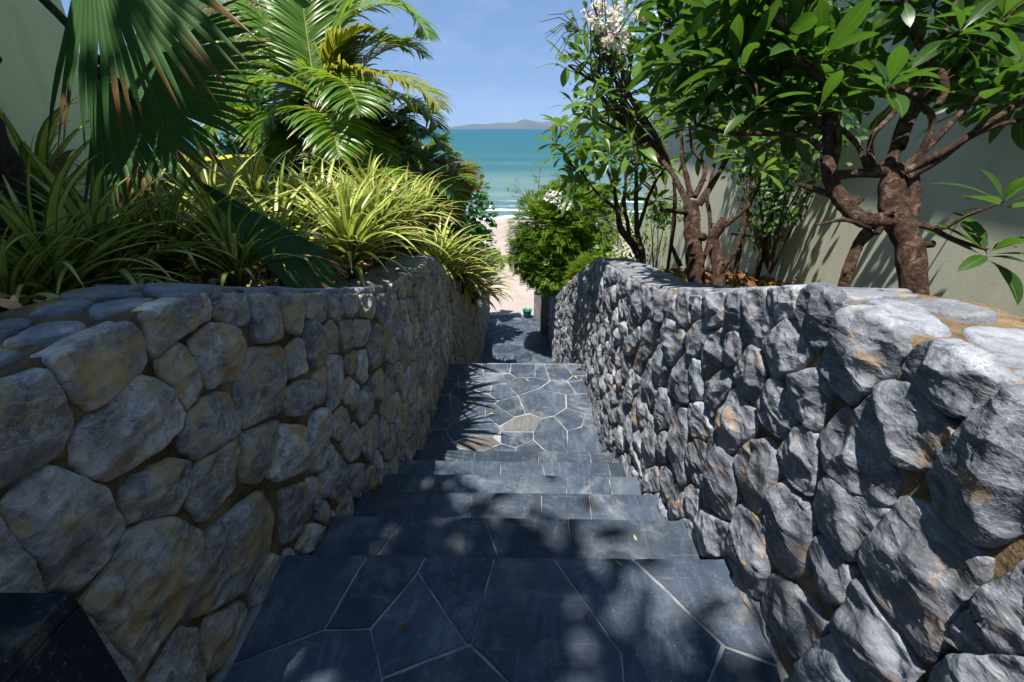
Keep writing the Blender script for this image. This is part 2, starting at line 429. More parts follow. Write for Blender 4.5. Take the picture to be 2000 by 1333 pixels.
FAR_LIMBS = [
 [(1.122,3.941,-0.044,0.0507),(1.083,4.038,0.164,0.0507),(1.027,4.096,0.29,0.0507),(0.906,4.162,0.436,0.0461),(0.872,4.25,0.624,0.0323),(0.801,4.366,0.875,0.0231),(0.615,4.461,1.083,0.0161)],
 [(1.113,3.845,-0.013,0.045),(1.075,3.959,0.232,0.045),(1.036,4.124,0.467,0.0364),(1.034,4.24,0.714,0.0319),(1.045,4.41,0.958,0.0231),(1.029,4.527,1.209,0.0184)],
 [(1.046,4.105,0.425,0.0319),(1.107,4.151,0.639,0.027),(1.187,4.238,0.823,0.0225),(1.276,4.287,0.924,0.018)],
 [(0.99,4.135,0.373,0.0323),(0.964,4.355,0.609,0.0283),(0.972,4.475,0.865,0.0236),(0.89,4.574,1.079,0.0189)],
 [(0.873,4.23,0.582,0.0277),(0.687,4.296,0.728,0.0184),(0.524,4.381,0.916,0.0138)],
 [(1.033,4.317,0.879,0.0182),(0.961,4.31,0.986,0.018),(0.673,4.245,1.092,0.0132)],
]
FAR_TIPS = [
 (0.307,4.376,1.149),
 (0.375,4.329,1.047),
 (0.351,4.434,1.271),
 (0.478,4.38,0.916),
 (0.615,4.461,1.083),
 (1.276,4.287,0.924),
 (1.06,4.812,0.975),
 (0.794,4.781,1.317),
 (0.559,4.428,0.889),
 (1.311,4.554,0.939),
 (0.638,4.269,0.961),
 (1.062,4.197,0.991),
 (0.662,4.696,1.075),
 (1.217,4.819,1.338),
 (0.498,4.939,1.244),
 (0.994,4.278,1.195),
 (0.832,4.365,0.725),
 (0.644,4.934,1.332),
 (0.768,4.183,1.028),
 (0.684,4.55,1.182),
 (0.436,4.225,0.685),
 (1.052,4.154,0.849),
 (1.343,4.601,1.223),
 (0.525,4.61,0.76),
 (0.849,4.732,1.119),
 (0.972,4.452,0.679),
 (1.115,4.239,1.084),
 (1.262,4.407,0.643),
 (0.951,4.752,1.229),
 (0.562,4.85,1.113),
 (1.364,4.705,1.333),
 (0.991,4.718,1.085),
]
ARECA = [
 ((-2.188,5.367,1.471),[[(-2.039,5.495,1.74),(-1.919,5.483,1.945),(-1.699,5.447,2.094),(-1.435,5.386,2.19)],[(-2.094,5.563,1.886),(-1.914,5.724,2.224),(-1.451,5.831,2.434),(-1.099,5.764,2.277),(-0.925,5.582,2.001)],[(-2.039,5.473,1.691),(-1.68,5.4,1.758),(-1.256,5.265,1.691),(-0.934,5.148,1.547),(-0.755,5.011,1.365)],[(-1.984,5.428,1.593),(-1.714,5.432,1.593),(-1.309,5.412,1.534),(-0.984,5.349,1.387),(-0.847,5.259,1.192)],[(-2.049,5.369,1.705),(-1.745,5.029,1.676),(-1.537,4.733,1.507),(-1.453,4.539,1.326)],[(-2.153,5.23,1.413),(-1.906,4.879,1.363),(-1.724,4.585,1.199),(-1.625,4.352,0.933)],[(-2.202,5.516,1.788),(-2.258,5.675,2.131),(-2.304,5.812,2.424),(-2.328,5.972,2.766)],[(-2.193,5.655,1.85),(-2.085,5.82,2.199),(-2.17,5.959,2.499),(-2.311,6.097,2.798)],[(-2.357,5.605,1.75),(-2.58,5.742,2.049),(-2.775,5.855,2.299),(-3.025,5.944,2.499)],[(-2.336,5.467,1.691),(-2.632,5.415,1.825),(-2.888,5.371,1.977),(-3.027,5.24,1.938)],[(-2.202,5.207,1.602),(-2.364,5.008,1.654),(-2.552,4.865,1.592),(-2.657,4.693,1.464)],[(-2.21,5.795,1.913),(-2.016,5.989,2.32),(-1.793,6.112,2.575),(-1.456,6.142,2.626)],[(-2.301,5.513,1.55),(-2.469,5.373,1.495),(-2.628,5.179,1.322),(-2.731,5.054,1.059)],[(-1.969,5.495,1.5),(-1.642,5.688,1.899),(-1.257,5.764,2.049),(-0.981,5.699,1.899)],[(-2.066,5.63,1.556),(-1.672,5.577,1.429),(-1.277,5.536,1.327),(-0.994,5.434,1.098)],[(-2.081,5.563,1.65),(-1.808,5.708,1.949),(-1.478,5.784,2.099),(-1.146,5.72,1.949)],[(-1.941,5.202,1.346),(-1.64,5.03,1.204),(-1.451,4.838,1.021),(-1.399,4.753,0.838)],[(-2.349,5.721,1.76),(-2.572,6.051,2.238),(-2.684,6.317,2.575),(-2.861,6.439,2.84)]]),
 ((-1.647,5.591,0.986),[[(-1.676,5.59,0.986),(-1.444,5.498,1.017),(-1.133,5.36,0.945),(-1.02,5.3,0.812)],[(-1.618,5.616,1.039),(-1.356,5.69,1.187),(-1.005,5.681,1.155),(-0.904,5.604,0.986)],[(-1.706,5.639,1.092),(-1.679,5.739,1.304),(-1.592,5.815,1.462),(-1.418,5.868,1.568)],[(-1.764,5.614,1.039),(-1.875,5.576,1.199),(-2.007,5.476,1.225),(-2.119,5.426,1.123)],[(-1.65,5.749,1.089),(-1.473,5.879,1.359),(-1.235,5.908,1.413),(-1.026,5.861,1.305)],[(-1.615,5.459,0.939),(-1.358,5.201,0.851),(-1.167,5.018,0.688),(-1.111,4.939,0.517)]]),
 ((-1.358,6.331,0.67),[[(-1.393,6.359,0.731),(-1.005,6.308,0.842),(-0.706,6.139,0.707),(-0.587,6.031,0.471)],[(-1.426,6.33,0.67),(-1.103,6.23,0.68),(-0.803,6.074,0.571),(-0.724,5.992,0.394)],[(-1.359,6.374,0.762),(-1.259,6.462,0.945),(-1.058,6.508,1.037),(-0.888,6.468,0.945)],[(-1.302,6.212,0.65),(-1.084,6.055,0.542),(-0.871,5.872,0.38),(-0.806,5.792,0.205)],[(-1.46,6.358,0.731),(-1.596,6.428,0.884),(-1.731,6.425,0.884),(-1.831,6.366,0.762)]]),
 ((-1.65,4.652,0.632),[[(-1.65,4.673,0.677),(-1.466,4.645,0.847),(-1.191,4.544,0.856),(-1.045,4.485,0.725)],[(-1.65,4.673,0.677),(-1.753,4.747,0.838),(-1.956,4.765,0.884),(-2.107,4.719,0.792)],[(-1.625,4.684,0.7),(-1.637,4.899,0.922),(-1.595,5.074,1.059),(-1.467,5.207,1.104)]]),
 ((-1.346,5.451,0.441),[[(-1.347,5.476,0.495),(-1.089,5.452,0.668),(-0.78,5.315,0.601),(-0.693,5.231,0.419)],[(-1.347,5.476,0.495),(-1.313,5.684,0.7),(-1.153,5.845,0.802),(-0.905,5.823,0.746)],[(-1.377,5.476,0.495),(-1.527,5.549,0.657),(-1.706,5.533,0.63),(-1.824,5.468,0.495)]]),
 ((-3.263,5.985,1.416),[[(-3.263,6.011,1.471),(-3.328,6.242,1.966),(-3.453,6.42,2.351),(-3.698,6.545,2.626)],[(-3.263,6.011,1.471),(-3.204,6.361,1.979),(-3.083,6.52,2.315),(-2.837,6.629,2.539)],[(-3.232,5.874,1.413),(-3.563,6.045,1.791),(-3.863,6.116,1.953),(-4.16,6.085,1.899)],[(-3.202,5.849,1.359),(-2.85,5.769,1.41),(-2.621,5.588,1.251),(-2.505,5.468,0.991)],[(-3.2,5.713,1.304),(-3.246,5.514,1.352),(-3.345,5.331,1.201),(-3.398,5.213,0.951)],[(-3.142,5.751,1.383),(-2.908,5.496,1.301),(-2.683,5.296,1.101),(-2.626,5.18,0.851)],[(-3.385,6.108,1.447),(-3.639,6.432,2.147),(-3.826,6.56,2.427),(-4.199,6.632,2.595)],[(-3.336,6.135,1.503),(-3.327,6.555,2.163),(-3.393,6.741,2.563),(-3.459,6.901,2.905)]]),
]
STRAP = [
 (-1.026,2.672,0.58,0.56,64),
 (-1.243,2.288,0.64,0.46,44),
 (-0.848,3.207,0.582,0.55,56),
 (-1.449,3.133,0.682,0.5,44),
 (-1.514,2.273,0.735,0.5,44),
 (-1.541,1.944,0.741,0.46,40),
 (-1.682,2.952,0.778,0.5,40),
 (-1.585,1.68,0.769,0.5,44),
 (-1.577,1.455,0.761,0.5,40),
 (-1.992,2.754,0.838,0.5,36),
 (-1.566,1.285,0.751,0.45,36),
 (-2.02,1.97,0.932,0.55,22),
 (-1.265,3.903,0.67,0.5,36),
 (-1.82,2.183,0.791,0.45,34),
 (-0.694,5.532,-0.119,0.55,44),
 (-0.602,6.106,-0.546,0.6,52),
 (-0.471,6.738,-0.853,0.6,52),
 (-0.733,4.985,0.13,0.5,40),
 (-0.608,7.083,-0.583,0.55,40),
 (-0.413,7.036,-1.162,0.55,44),
 (-0.819,4.447,0.399,0.5,40),
 (-0.651,5.578,-0.492,0.5,44),
 (-1.394,3.321,0.612,0.55,44),
 (-0.858,3.958,0.535,0.55,44),
 (-1.486,2.901,0.659,0.5,40),
 (-1.085,3.513,0.537,0.55,44),
 (-0.786,4.876,0.37,0.5,40),
 (-1.28,1.978,0.686,0.45,36),
]
FAN = [
 ((-1.482,1.982,1.882),(-0.773,1.779,1.541),0.74,150),
 ((-1.684,2.058,1.461),(-1.077,1.914,1.25),0.74,125),
 ((-1.393,2.038,1.056),(-0.882,2.036,0.56),0.8,26),
 ((-2.212,3.094,1.807),(-1.682,2.899,1.607),0.56,90),
]

# ---------------------------------------------------------------- helpers
def tag(o, label=None, cat=None, group=None, kind=None):
    if label: o['label'] = label
    if cat: o['category'] = cat
    if group: o['group'] = group
    if kind: o['kind'] = kind
    return o


def empty(name, loc):
    o = bpy.data.objects.new(name, None)
    o.empty_display_size = 0.1
    o.location = loc
    COL.objects.link(o)
    return o


def link(name, me, parent=None, loc=None, rot=None, scale=None):
    """link a mesh built in world coordinates (or with its own loc) under a parent that is only translated"""
    o = bpy.data.objects.new(name, me)
    COL.objects.link(o)
    off = Vector((0, 0, 0))
    p = parent
    while p is not None:
        off -= Vector(p.location)
        p = p.parent
    o.parent = parent
    o.location = (Vector(loc) if loc is not None else Vector((0, 0, 0))) + off
    if rot is not None:
        o.rotation_mode = 'QUATERNION'
        o.rotation_quaternion = rot
    if scale is not None:
        o.scale = scale
    return o


class MB:
    def __init__(self):
        self.v, self.f, self.uv = [], [], []

    def add(self, v, f, uv=None):
        n = len(self.v)
        self.v += [tuple(p) for p in v]
        self.f += [tuple(i + n for i in q) for q in f]
        self.uv += uv if uv is not None else [(0.5, 0.5)] * len(v)

    def box(self, a, b):
        x0, y0, z0 = a; x1, y1, z1 = b
        v = [(x0, y0, z0), (x1, y0, z0), (x1, y1, z0), (x0, y1, z0), (x0, y0, z1), (x1, y0, z1), (x1, y1, z1), (x0, y1, z1)]
        self.add(v, [(3, 2, 1, 0), (4, 5, 6, 7), (0, 1, 5, 4), (1, 2, 6, 5), (2, 3, 7, 6), (3, 0, 4, 7)])

    def mesh(self, name, mat, smooth=True):
        me = bpy.data.meshes.new(name)
        me.from_pydata(self.v, [], self.f)
        me.materials.append(mat)
        if smooth:
            me.polygons.foreach_set('use_smooth', [True] * len(me.polygons))
        ul = me.uv_layers.new(name='uv')
        idx = np.empty(len(me.loops), dtype=np.int32)
        me.loops.foreach_get('vertex_index', idx)
        ul.data.foreach_set('uv', np.asarray(self.uv, dtype=np.float32)[idx].ravel())
        me.update()
        return me

    def build(self, name, mat, parent=None, smooth=True, **k):
        return link(name, self.mesh(name, mat, smooth), parent, **k)


def lerp_table(tab):
    xs = [a for a, b in tab]; ys = [b for a, b in tab]
    def f(x): return float(np.interp(x, xs, ys))
    return f


def rnd(a, b): return random.uniform(a, b)


def tube(mb, pts, rad, n=8, rough=0.0, cap=True):
    pts = [Vector(p) for p in pts]
    rings = []
    up = Vector((0.31, 0.17, 0.93))
    for i, p in enumerate(pts):
        d = (pts[min(i + 1, len(pts) - 1)] - pts[max(i - 1, 0)])
        if d.length < 1e-6: d = Vector((0, 0, 1))
        d.normalize()
        a = d.cross(up)
        if a.length < 0.05: a = d.cross(Vector((1, 0, 0)))
        a.normalize(); b = d.cross(a)
        r = rad[i]
        ring = []
        for k in range(n):
            t = 2 * math.pi * k / n
            q = r
            if rough:
                w = a * math.cos(t) + b * math.sin(t)
                q = r * (1 + rough * noise.noise((p + w * r) * 22.0) + rough * 0.8 * noise.noise((p + w * r) * 60.0))
            ring.append(p + (a * math.cos(t) + b * math.sin(t)) * q)
        rings.append(ring)
    v = [q for r_ in rings for q in r_]
    uv = [(k / n, i / max(1, len(pts) - 1)) for i in range(len(pts)) for k in range(n)]
    f = []
    for i in range(len(pts) - 1):
        for k in range(n):
            k2 = (k + 1) % n
            f.append((i * n + k, i * n + k2, (i + 1) * n + k2, (i + 1) * n + k))
    if cap:
        f.append(tuple(range((len(pts) - 1) * n, len(pts) * n)))
    mb.add(v, f, uv)


def spline(pts, m):
    """Catmull-Rom through pts (any dimension), m samples per span"""
    P = [np.array(p, float) for p in pts]
    P = [2 * P[0] - P[1]] + P + [2 * P[-1] - P[-2]]
    out = []
    for i in range(1, len(P) - 2):
        for k in range(m):
            t = k / m
            out.append(0.5 * ((2 * P[i]) + (P[i + 1] - P[i - 1]) * t + (2 * P[i - 1] - 5 * P[i] + 4 * P[i + 1] - P[i + 2]) * t * t + (3 * P[i] - P[i - 1] - 3 * P[i + 1] + P[i + 2]) * t ** 3))
    out.append(P[-2])
    return out


# ---------------------------------------------------------------- materials
class NT:
    def __init__(self, name):
        self.m = bpy.data.materials.new(name)
        self.m.use_nodes = True
        self.t = self.m.node_tree
        self.t.nodes.clear()
        self.out = self.n('ShaderNodeOutputMaterial')
    def n(self, t, **k):
        o = self.t.nodes.new(t)
        for a, b in k.items(): setattr(o, a, b)
        return o
    def l(self, a, b): self.t.links.new(a, b)
    def pos(self, jitter=True):
        g = self.n('ShaderNodeNewGeometry').outputs['Position']
        if not jitter: return g
        oi = self.n('ShaderNodeObjectInfo')
        s = self.n('ShaderNodeVectorMath', operation='SCALE'); s.inputs[3].default_value = 37.0
        c = self.n('ShaderNodeCombineXYZ')
        for i in range(3): self.l(oi.outputs['Random'], c.inputs[i])
        self.l(c.outputs[0], s.inputs[0])
        a = self.n('ShaderNodeVectorMath', operation='ADD')
        self.l(g, a.inputs[0]); self.l(s.outputs[0], a.inputs[1])
        return a.outputs[0]
    def noise(self, vec, scale, detail=4, rough=0.55, dist=0.0, stretch=None):
        if stretch:
            m = self.n('ShaderNodeVectorMath', operation='MULTIPLY'); m.inputs[1].default_value = stretch
            self.l(vec, m.inputs[0]); vec = m.outputs[0]
        o = self.n('ShaderNodeTexNoise')
        o.inputs['Scale'].default_value = scale; o.inputs['Detail'].default_value = detail
        o.inputs['Roughness'].default_value = rough; o.inputs['Distortion'].default_value = dist
        self.l(vec, o.inputs['Vector'])
        return o.outputs[0]
    def ramp(self, fac, stops, interp='LINEAR'):
        o = self.n('ShaderNodeValToRGB'); o.color_ramp.interpolation = interp
        e = o.color_ramp.elements
        while len(e) < len(stops): e.new(0.5)
        for q, (p, c) in zip(e, stops):
            q.position = p
            q.color = (c, c, c, 1) if not isinstance(c, tuple) else (*c, 1)
        self.l(fac, o.inputs[0])
        return o.outputs[0]
    def mix(self, fac, a, b, mode='MIX'):
        o = self.n('ShaderNodeMix', data_type='RGBA', blend_type=mode)
        for sock, val in ((o.inputs[0], fac), (o.inputs[6], a), (o.inputs[7], b)):
            if hasattr(val, 'links') or hasattr(val, 'is_output'): self.l(val, sock)
            elif isinstance(val, tuple): sock.default_value = (*val, 1)
            else: sock.default_value = val
        return o.outputs[2]
    def math(self, op, a, b=0.0):
        o = self.n('ShaderNodeMath', operation=op)
        for s_, v_ in ((o.inputs[0], a), (o.inputs[1], b)):
            if hasattr(v_, 'is_output'): self.l(v_, s_)
            else: s_.default_value = v_
        return o.outputs[0]
    def rand(self):
        return self.n('ShaderNodeObjectInfo').outputs['Random']
    def bump(self, h, strength=0.5, dist=0.01, normal=None):
        o = self.n('ShaderNodeBump'); o.inputs['Strength'].default_value = strength; o.inputs['Distance'].default_value = dist
        self.l(h, o.inputs['Height'])
        if normal is not None: self.l(normal, o.inputs['Normal'])
        return o.outputs[0]
    def principled(self, col, rough=0.7, spec=0.3, normal=None):
        o = self.n('ShaderNodeBsdfPrincipled')
        if hasattr(col, 'is_output'): self.l(col, o.inputs['Base Color'])
        else: o.inputs['Base Color'].default_value = (*col, 1)
        if hasattr(rough, 'is_output'): self.l(rough, o.inputs['Roughness'])
        else: o.inputs['Roughness'].default_value = rough
        o.inputs['Specular IOR Level'].default_value = spec
        if normal is not None: self.l(normal, o.inputs['Normal'])
        return o
    def done(self, bsdf):
        self.l(bsdf.outputs[0], self.out.inputs[0])
        return self.m


def stone_material(name, dark, mid, light, warm, ochre, warm_lo, streak):
    n = NT(name); p = n.pos()
    big = n.noise(p, 5.0, 3, 0.6, 0.4)
    col = n.ramp(big, [(0.28, dark), (0.5, mid), (0.74, light)])
    col = n.mix(n.math('MULTIPLY', n.rand(), 0.8), col, n.mix(0.3, col, warm))
    bl = n.noise(p, 16.0, 4, 0.7, 1.0)
    col = n.mix(n.ramp(bl, [(0.36, 0.7), (0.52, 0.0)]), col, dark)
    rr = n.math('FRACT', n.math('MULTIPLY', n.rand(), 7.31))
    col = n.mix(1.0, col, n.ramp(rr, [(0.0, 0.62), (1.0, 1.12)]), 'MULTIPLY')
    # pale mineral veins and flaky ridges
    vein = n.noise(p, 9.0, 3, 0.7, 2.2, stretch=(1.0, 0.6, 1.5))
    col = n.mix(n.math('MULTIPLY', n.ramp(vein, [(0.47, 0.0), (0.5, 1.0), (0.53, 0.0)]), 0.35), col, light)
    # dark pits and lichen specks
    speck = n.noise(p, 190.0, 1, 0.6)
    col = n.mix(n.math('MULTIPLY', n.ramp(speck, [(0.62, 0.0), (0.74, 1.0)]), 0.5), col, tuple(c * 0.35 for c in dark))
    sm = n.noise(p, 28.0, 3, 0.65)
    col = n.mix(n.ramp(sm, [(0.3, 0.45), (0.55, 0.0)]), col, dark)
    # mortar smears and iron stain
    st = n.noise(p, 6.5, 3, 0.6, 0.8)
    col = n.mix(n.math('MULTIPLY', n.ramp(st, [(warm_lo, 0.0), (warm_lo + 0.13, 1.0)]), 0.75), col, ochre)
    h1 = n.noise(p, 14.0, 5, 0.68, 0.6, stretch=streak)
    h2 = n.noise(p, 70.0, 2, 0.6)
    vo = n.n('ShaderNodeTexVoronoi'); vo.inputs['Scale'].default_value = 17.0
    wv = n.n('ShaderNodeVectorMath', operation='MULTIPLY'); wv.inputs[1].default_value = (1.0, 0.75, 1.5); n.l(p, wv.inputs[0]); n.l(wv.outputs[0], vo.inputs['Vector'])
    nb = n.bump(h2, 0.45, 0.005, n.bump(h1, 0.42, 0.02, n.bump(vo.outputs['Distance'], 0.55, 0.022)))
    return n.done(n.principled(col, n.ramp(big, [(0.3, 0.62), (0.7, 0.85)]), 0.25, nb))


M = {}
M['stone_left'] = stone_material('worn limestone', (0.09, 0.10, 0.115), (0.40, 0.395, 0.385), (0.74, 0.735, 0.71), (0.42, 0.335, 0.29), (0.42, 0.31, 0.13), 0.49, (1, 1, 1))
M['stone_right'] = stone_material('split limestone', (0.075, 0.088, 0.11), (0.22, 0.24, 0.275), (0.47, 0.49, 0.53), (0.23, 0.195, 0.185), (0.36, 0.235, 0.12), 0.58, (1.6, 0.5, 1.2))
M['stone_cap'] = stone_material('cap limestone', (0.12, 0.135, 0.16), (0.22, 0.235, 0.27), (0.33, 0.345, 0.38), (0.23, 0.215, 0.205), (0.40, 0.27, 0.16), 0.62, (2.0, 0.5, 1))


def mortar_material(name, a, b, c):
    n = NT(name); p = n.pos(False)
    f = n.noise(p, 7.0, 6, 0.65, 0.5)
    col = n.ramp(f, [(0.3, a), (0.52, b), (0.75, c)])
    col = n.mix(n.ramp(n.noise(p, 120.0, 3), [(0.55, 0.0), (0.7, 0.7)]), col, a)
    nb = n.bump(n.noise(p, 60.0, 5, 0.7), 0.8, 0.012)
    return n.done(n.principled(col, 0.95, 0.1, nb))


M['mortar'] = mortar_material('sandy mortar', (0.09, 0.062, 0.036), (0.24, 0.17, 0.10), (0.38, 0.28, 0.18))
M['mortar_left'] = mortar_material('dark damp mortar', (0.040, 0.029, 0.017), (0.17, 0.125, 0.07), (0.34, 0.25, 0.145))  # shade of the deep joints darkened into the mortar colour
M['soil'] = mortar_material('garden soil', (0.028, 0.020, 0.013), (0.065, 0.045, 0.028), (0.12, 0.085, 0.05))


def slate_material(name, a, b, c):
    n = NT(name); p = n.pos()
    f = n.noise(p, 3.0, 5, 0.6, 0.6)
    col = n.ramp(f, [(0.3, a), (0.55, b), (0.78, c)])
    sm = n.noise(p, 8.0, 5, 0.6, 1.0, stretch=(2.2, 0.5, 1))
    col = n.mix(n.ramp(sm, [(0.52, 0.0), (0.72, 0.55)]), col, tuple(min(1, x * 1.9 + 0.015) for x in b))
    col = n.mix(n.ramp(n.noise(p, 2.2, 4, 0.6, 1.5), [(0.60, 0.0), (0.74, 0.5)]), col, (0.17, 0.15, 0.13))
    wash = n.noise(n.pos(False), 2.6, 5, 0.7, 1.2)
    col = n.mix(n.ramp(wash, [(0.52, 0.0), (0.70, 0.6)]), col, (0.20, 0.21, 0.22))
    col = n.mix(n.ramp(wash, [(0.30, 0.45), (0.44, 0.0)]), col, tuple(x * .6 for x in a))
    col = n.mix(n.ramp(n.noise(p, 130.0, 2), [(0.66, 0.0), (0.74, 0.5)]), col, (0.30, 0.29, 0.27))
    col = n.mix(1.0, col, n.ramp(n.rand(), [(0.0, 0.72), (1.0, 1.38)]), 'MULTIPLY')
    scr = n.noise(p, 20.0, 3, 0.7, 0.4, stretch=(0.25, 2.6, 1))
    col = n.mix(n.ramp(scr, [(0.60, 0.0), (0.70, 0.3)]), col, (0.16, 0.17, 0.18))
    dust = n.noise(n.pos(False), 9.0, 6, 0.75, 0.5)
    col = n.mix(n.ramp(dust, [(0.58, 0.0), (0.72, 0.4)]), col, (0.26, 0.235, 0.20))
    lay = n.math('FLOOR', n.math('MULTIPLY', n.noise(p, 5.0, 5, 0.6, 0.6, stretch=(1.6, 0.7, 1)), 16.0))
    nb = n.bump(n.noise(p, 45.0, 4, 0.65), 0.4, 0.004, n.bump(n.math('ADD', n.math('MULTIPLY', lay, 0.28), n.noise(p, 7.0, 4, 0.6, 0.8)), 0.8, 0.012))
    return n.done(n.principled(col, n.ramp(sm, [(0.3, 0.42), (0.7, 0.7)]), 0.22, nb))


M['slate'] = slate_material('blue slate', (0.020, 0.031, 0.050), (0.045, 0.060, 0.084), (0.080, 0.097, 0.120))
M['dark_slate'] = slate_material('black slate', (0.006, 0.009, 0.015), (0.011, 0.016, 0.026), (0.02, 0.027, 0.04))  # shade and lens vignette darkened into the plinth's slate colour
M['pale_slab'] = slate_material('pale slab', (0.11, 0.112, 0.115), (0.165, 0.165, 0.165), (0.24, 0.235, 0.23))
M['brown_slab'] = slate_material('brown slab', (0.06, 0.058, 0.056), (0.10, 0.092, 0.083), (0.15, 0.13, 0.105))


def plain_material(name, col, col2, scale, rough=0.9, bump=0.3, spec=0.15, fine=60.0):
    n = NT(name); p = n.pos(False)
    c = n.ramp(n.noise(p, scale, 6, 0.62, 0.4), [(0.3, col2), (0.68, col)])
    if 'plaster' in name:
        c = n.mix(n.ramp(n.noise(p, 3.0, 4, 0.6, 0.3, stretch=(2.5, 2.5, 0.22)), [(0.5, 0.0), (0.72, 0.28)]), c, tuple(x * .55 for x in col2))
        c = n.mix(n.ramp(n.noise(p, 40.0, 2), [(0.68, 0.0), (0.74, 0.3)]), c, tuple(x * .5 for x in col2))
    nb = n.bump(n.noise(p, fine, 4, 0.6), bump, 0.006)
    return n.done(n.principled(c, rough, spec, nb))


M['grout'] = plain_material('pale grout', (0.36, 0.365, 0.37), (0.13, 0.135, 0.14), 9.0, 0.95, 0.6)
M['sand'] = plain_material('beach sand', (0.36, 0.30, 0.265), (0.28, 0.235, 0.205), 0.6, 1.0, 0.8, 0.05, 9.0)
M['plaster_right'] = plain_material('grey green plaster', (0.56, 0.555, 0.44), (0.50, 0.495, 0.385), 1.3, 0.85, 0.12)
M['plaster_left'] = plain_material('pale green plaster', (0.74, 0.77, 0.48), (0.68, 0.71, 0.43), 1.2, 0.85, 0.12)
M['plaster_yellow'] = plain_material('yellow plaster', (0.42, 0.38, 0.035), (0.33, 0.30, 0.025), 1.6, 0.85, 0.12)
M['pillar'] = plain_material('rough grey render', (0.36, 0.36, 0.35), (0.20, 0.20, 0.19), 6.0, 0.9, 1.0, 0.1, 22.0)
M['hill'] = plain_material('wooded hill', (0.035, 0.045, 0.028), (0.075, 0.065, 0.045), 0.004, 1.0, 0.0)
M['bucket'] = plain_material('green plastic', (0.01, 0.17, 0.13), (0.008, 0.13, 0.10), 4.0, 0.4, 0.05, 0.5)


def bark_material(name, a, b, c, ring=0.0):
    n = NT(name); p = n.pos(False)
    col = n.ramp(n.noise(p, 26.0, 5, 0.7, 1.2), [(0.34, a), (0.52, b), (0.72, c)])
    h = n.noise(p, 48.0, 5, 0.75, 0.8, stretch=(1, 1, 2.5 if ring else 0.7))
    return n.done(n.principled(col, 0.85, 0.15, n.bump(h, 1.0, 0.03)))


M['bark'] = bark_material('frangipani bark', (0.030, 0.017, 0.011), (0.088, 0.052, 0.036), (0.25, 0.185, 0.14))
M['palm_bark'] = bark_material('palm trunk bark', (0.035, 0.024, 0.018), (0.09, 0.062, 0.043), (0.15, 0.115, 0.085), 1)
M['twig'] = bark_material('thin twig bark', (0.06, 0.04, 0.025), (0.14, 0.10, 0.065), (0.22, 0.17, 0.12))


def leaf_material(name, a, b, tr, rough=0.4, trans=0.35, spec=0.4, rib=None, stripe=None, dry=None, dry_at=0.62):
    """leaf of two greens that vary by leaf; rib = colour of the midrib; stripe = colour of a band along the blade; dry = colour of burnt tips"""
    n = NT(name)
    g = n.n('ShaderNodeNewGeometry')
    r = n.math('FRACT', n.math('ADD', n.rand(), g.outputs['Random Per Island']))
    col = n.mix(r, a, b)
    uvn = n.n('ShaderNodeUVMap'); sp = n.n('ShaderNodeSeparateXYZ'); n.l(uvn.outputs[0], sp.inputs[0])
    ac = n.math('ABSOLUTE', n.math('SUBTRACT', sp.outputs[0], 0.5))
    if stripe is not None:
        w = n.math('ADD', n.math('MULTIPLY', r, 0.16), 0.25)
        m = n.math('LESS_THAN', ac, w)
        col = n.mix(n.math('MULTIPLY', m, 0.88), col, stripe)
    if rib is not None:
        col = n.mix(n.ramp(ac, [(0.0, 0.85), (0.045, 0.0)]), col, rib)
        vv = n.math('ADD', n.math('MULTIPLY', sp.outputs[1], 26.0), n.math('MULTIPLY', ac, -14.0))
        si = n.math('SINE', n.math('MULTIPLY', vv, 3.1))
        col = n.mix(n.ramp(si, [(0.75, 0.0), (1.0, 0.28)]), col, rib)
    p = n.pos(False)
    if dry is not None:
        e = n.math('ADD', sp.outputs[1], n.math('MULTIPLY', n.math('SUBTRACT', r, 0.5), 0.5))
        e = n.math('ADD', e, n.math('MULTIPLY', n.math('SUBTRACT', n.noise(p, 30.0, 3), 0.5), 0.35))
        col = n.mix(n.ramp(e, [(dry_at + 0.28, 0.0), (min(1.0, dry_at + 0.36), 1.0)]), col, dry)
    col = n.mix(n.ramp(n.noise(p, 18.0, 3), [(0.35, 0.25), (0.6, 0.0)]), col, tuple(x * 0.6 for x in a))
    pr = n.principled(col, rough, spec)
    t = n.n('ShaderNodeBsdfTranslucent')
    n.l(n.mix(0.55, col, tr), t.inputs[0])
    mx = n.n('ShaderNodeMixShader'); mx.inputs[0].default_value = trans
    n.l(pr.outputs[0], mx.inputs[1]); n.l(t.outputs[0], mx.inputs[2])
    n.l(mx.outputs[0], n.out.inputs[0])
    return n.m


M['frangi'] = leaf_material('frangipani leaf', (0.013, 0.046, 0.010), (0.046, 0.110, 0.017), (0.15, 0.34, 0.02), 0.38, 0.36, 0.4, rib=(0.16, 0.26, 0.08))  # shade of the backlit near crown darkened into this leaf green
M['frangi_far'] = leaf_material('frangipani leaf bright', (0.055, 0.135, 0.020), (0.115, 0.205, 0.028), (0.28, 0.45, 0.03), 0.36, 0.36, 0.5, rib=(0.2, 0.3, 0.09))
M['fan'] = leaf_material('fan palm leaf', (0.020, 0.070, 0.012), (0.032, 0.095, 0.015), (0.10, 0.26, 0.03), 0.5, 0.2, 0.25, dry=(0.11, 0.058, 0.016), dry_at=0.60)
M['fan_sun'] = leaf_material('sunlit fan palm leaf', (0.07, 0.17, 0.022), (0.11, 0.21, 0.03), (0.3, 0.45, 0.03), 0.4, 0.4, 0.4, dry=(0.25, 0.15, 0.06), dry_at=0.66)  # paler copy of the fan leaf, sunlight put into its colour
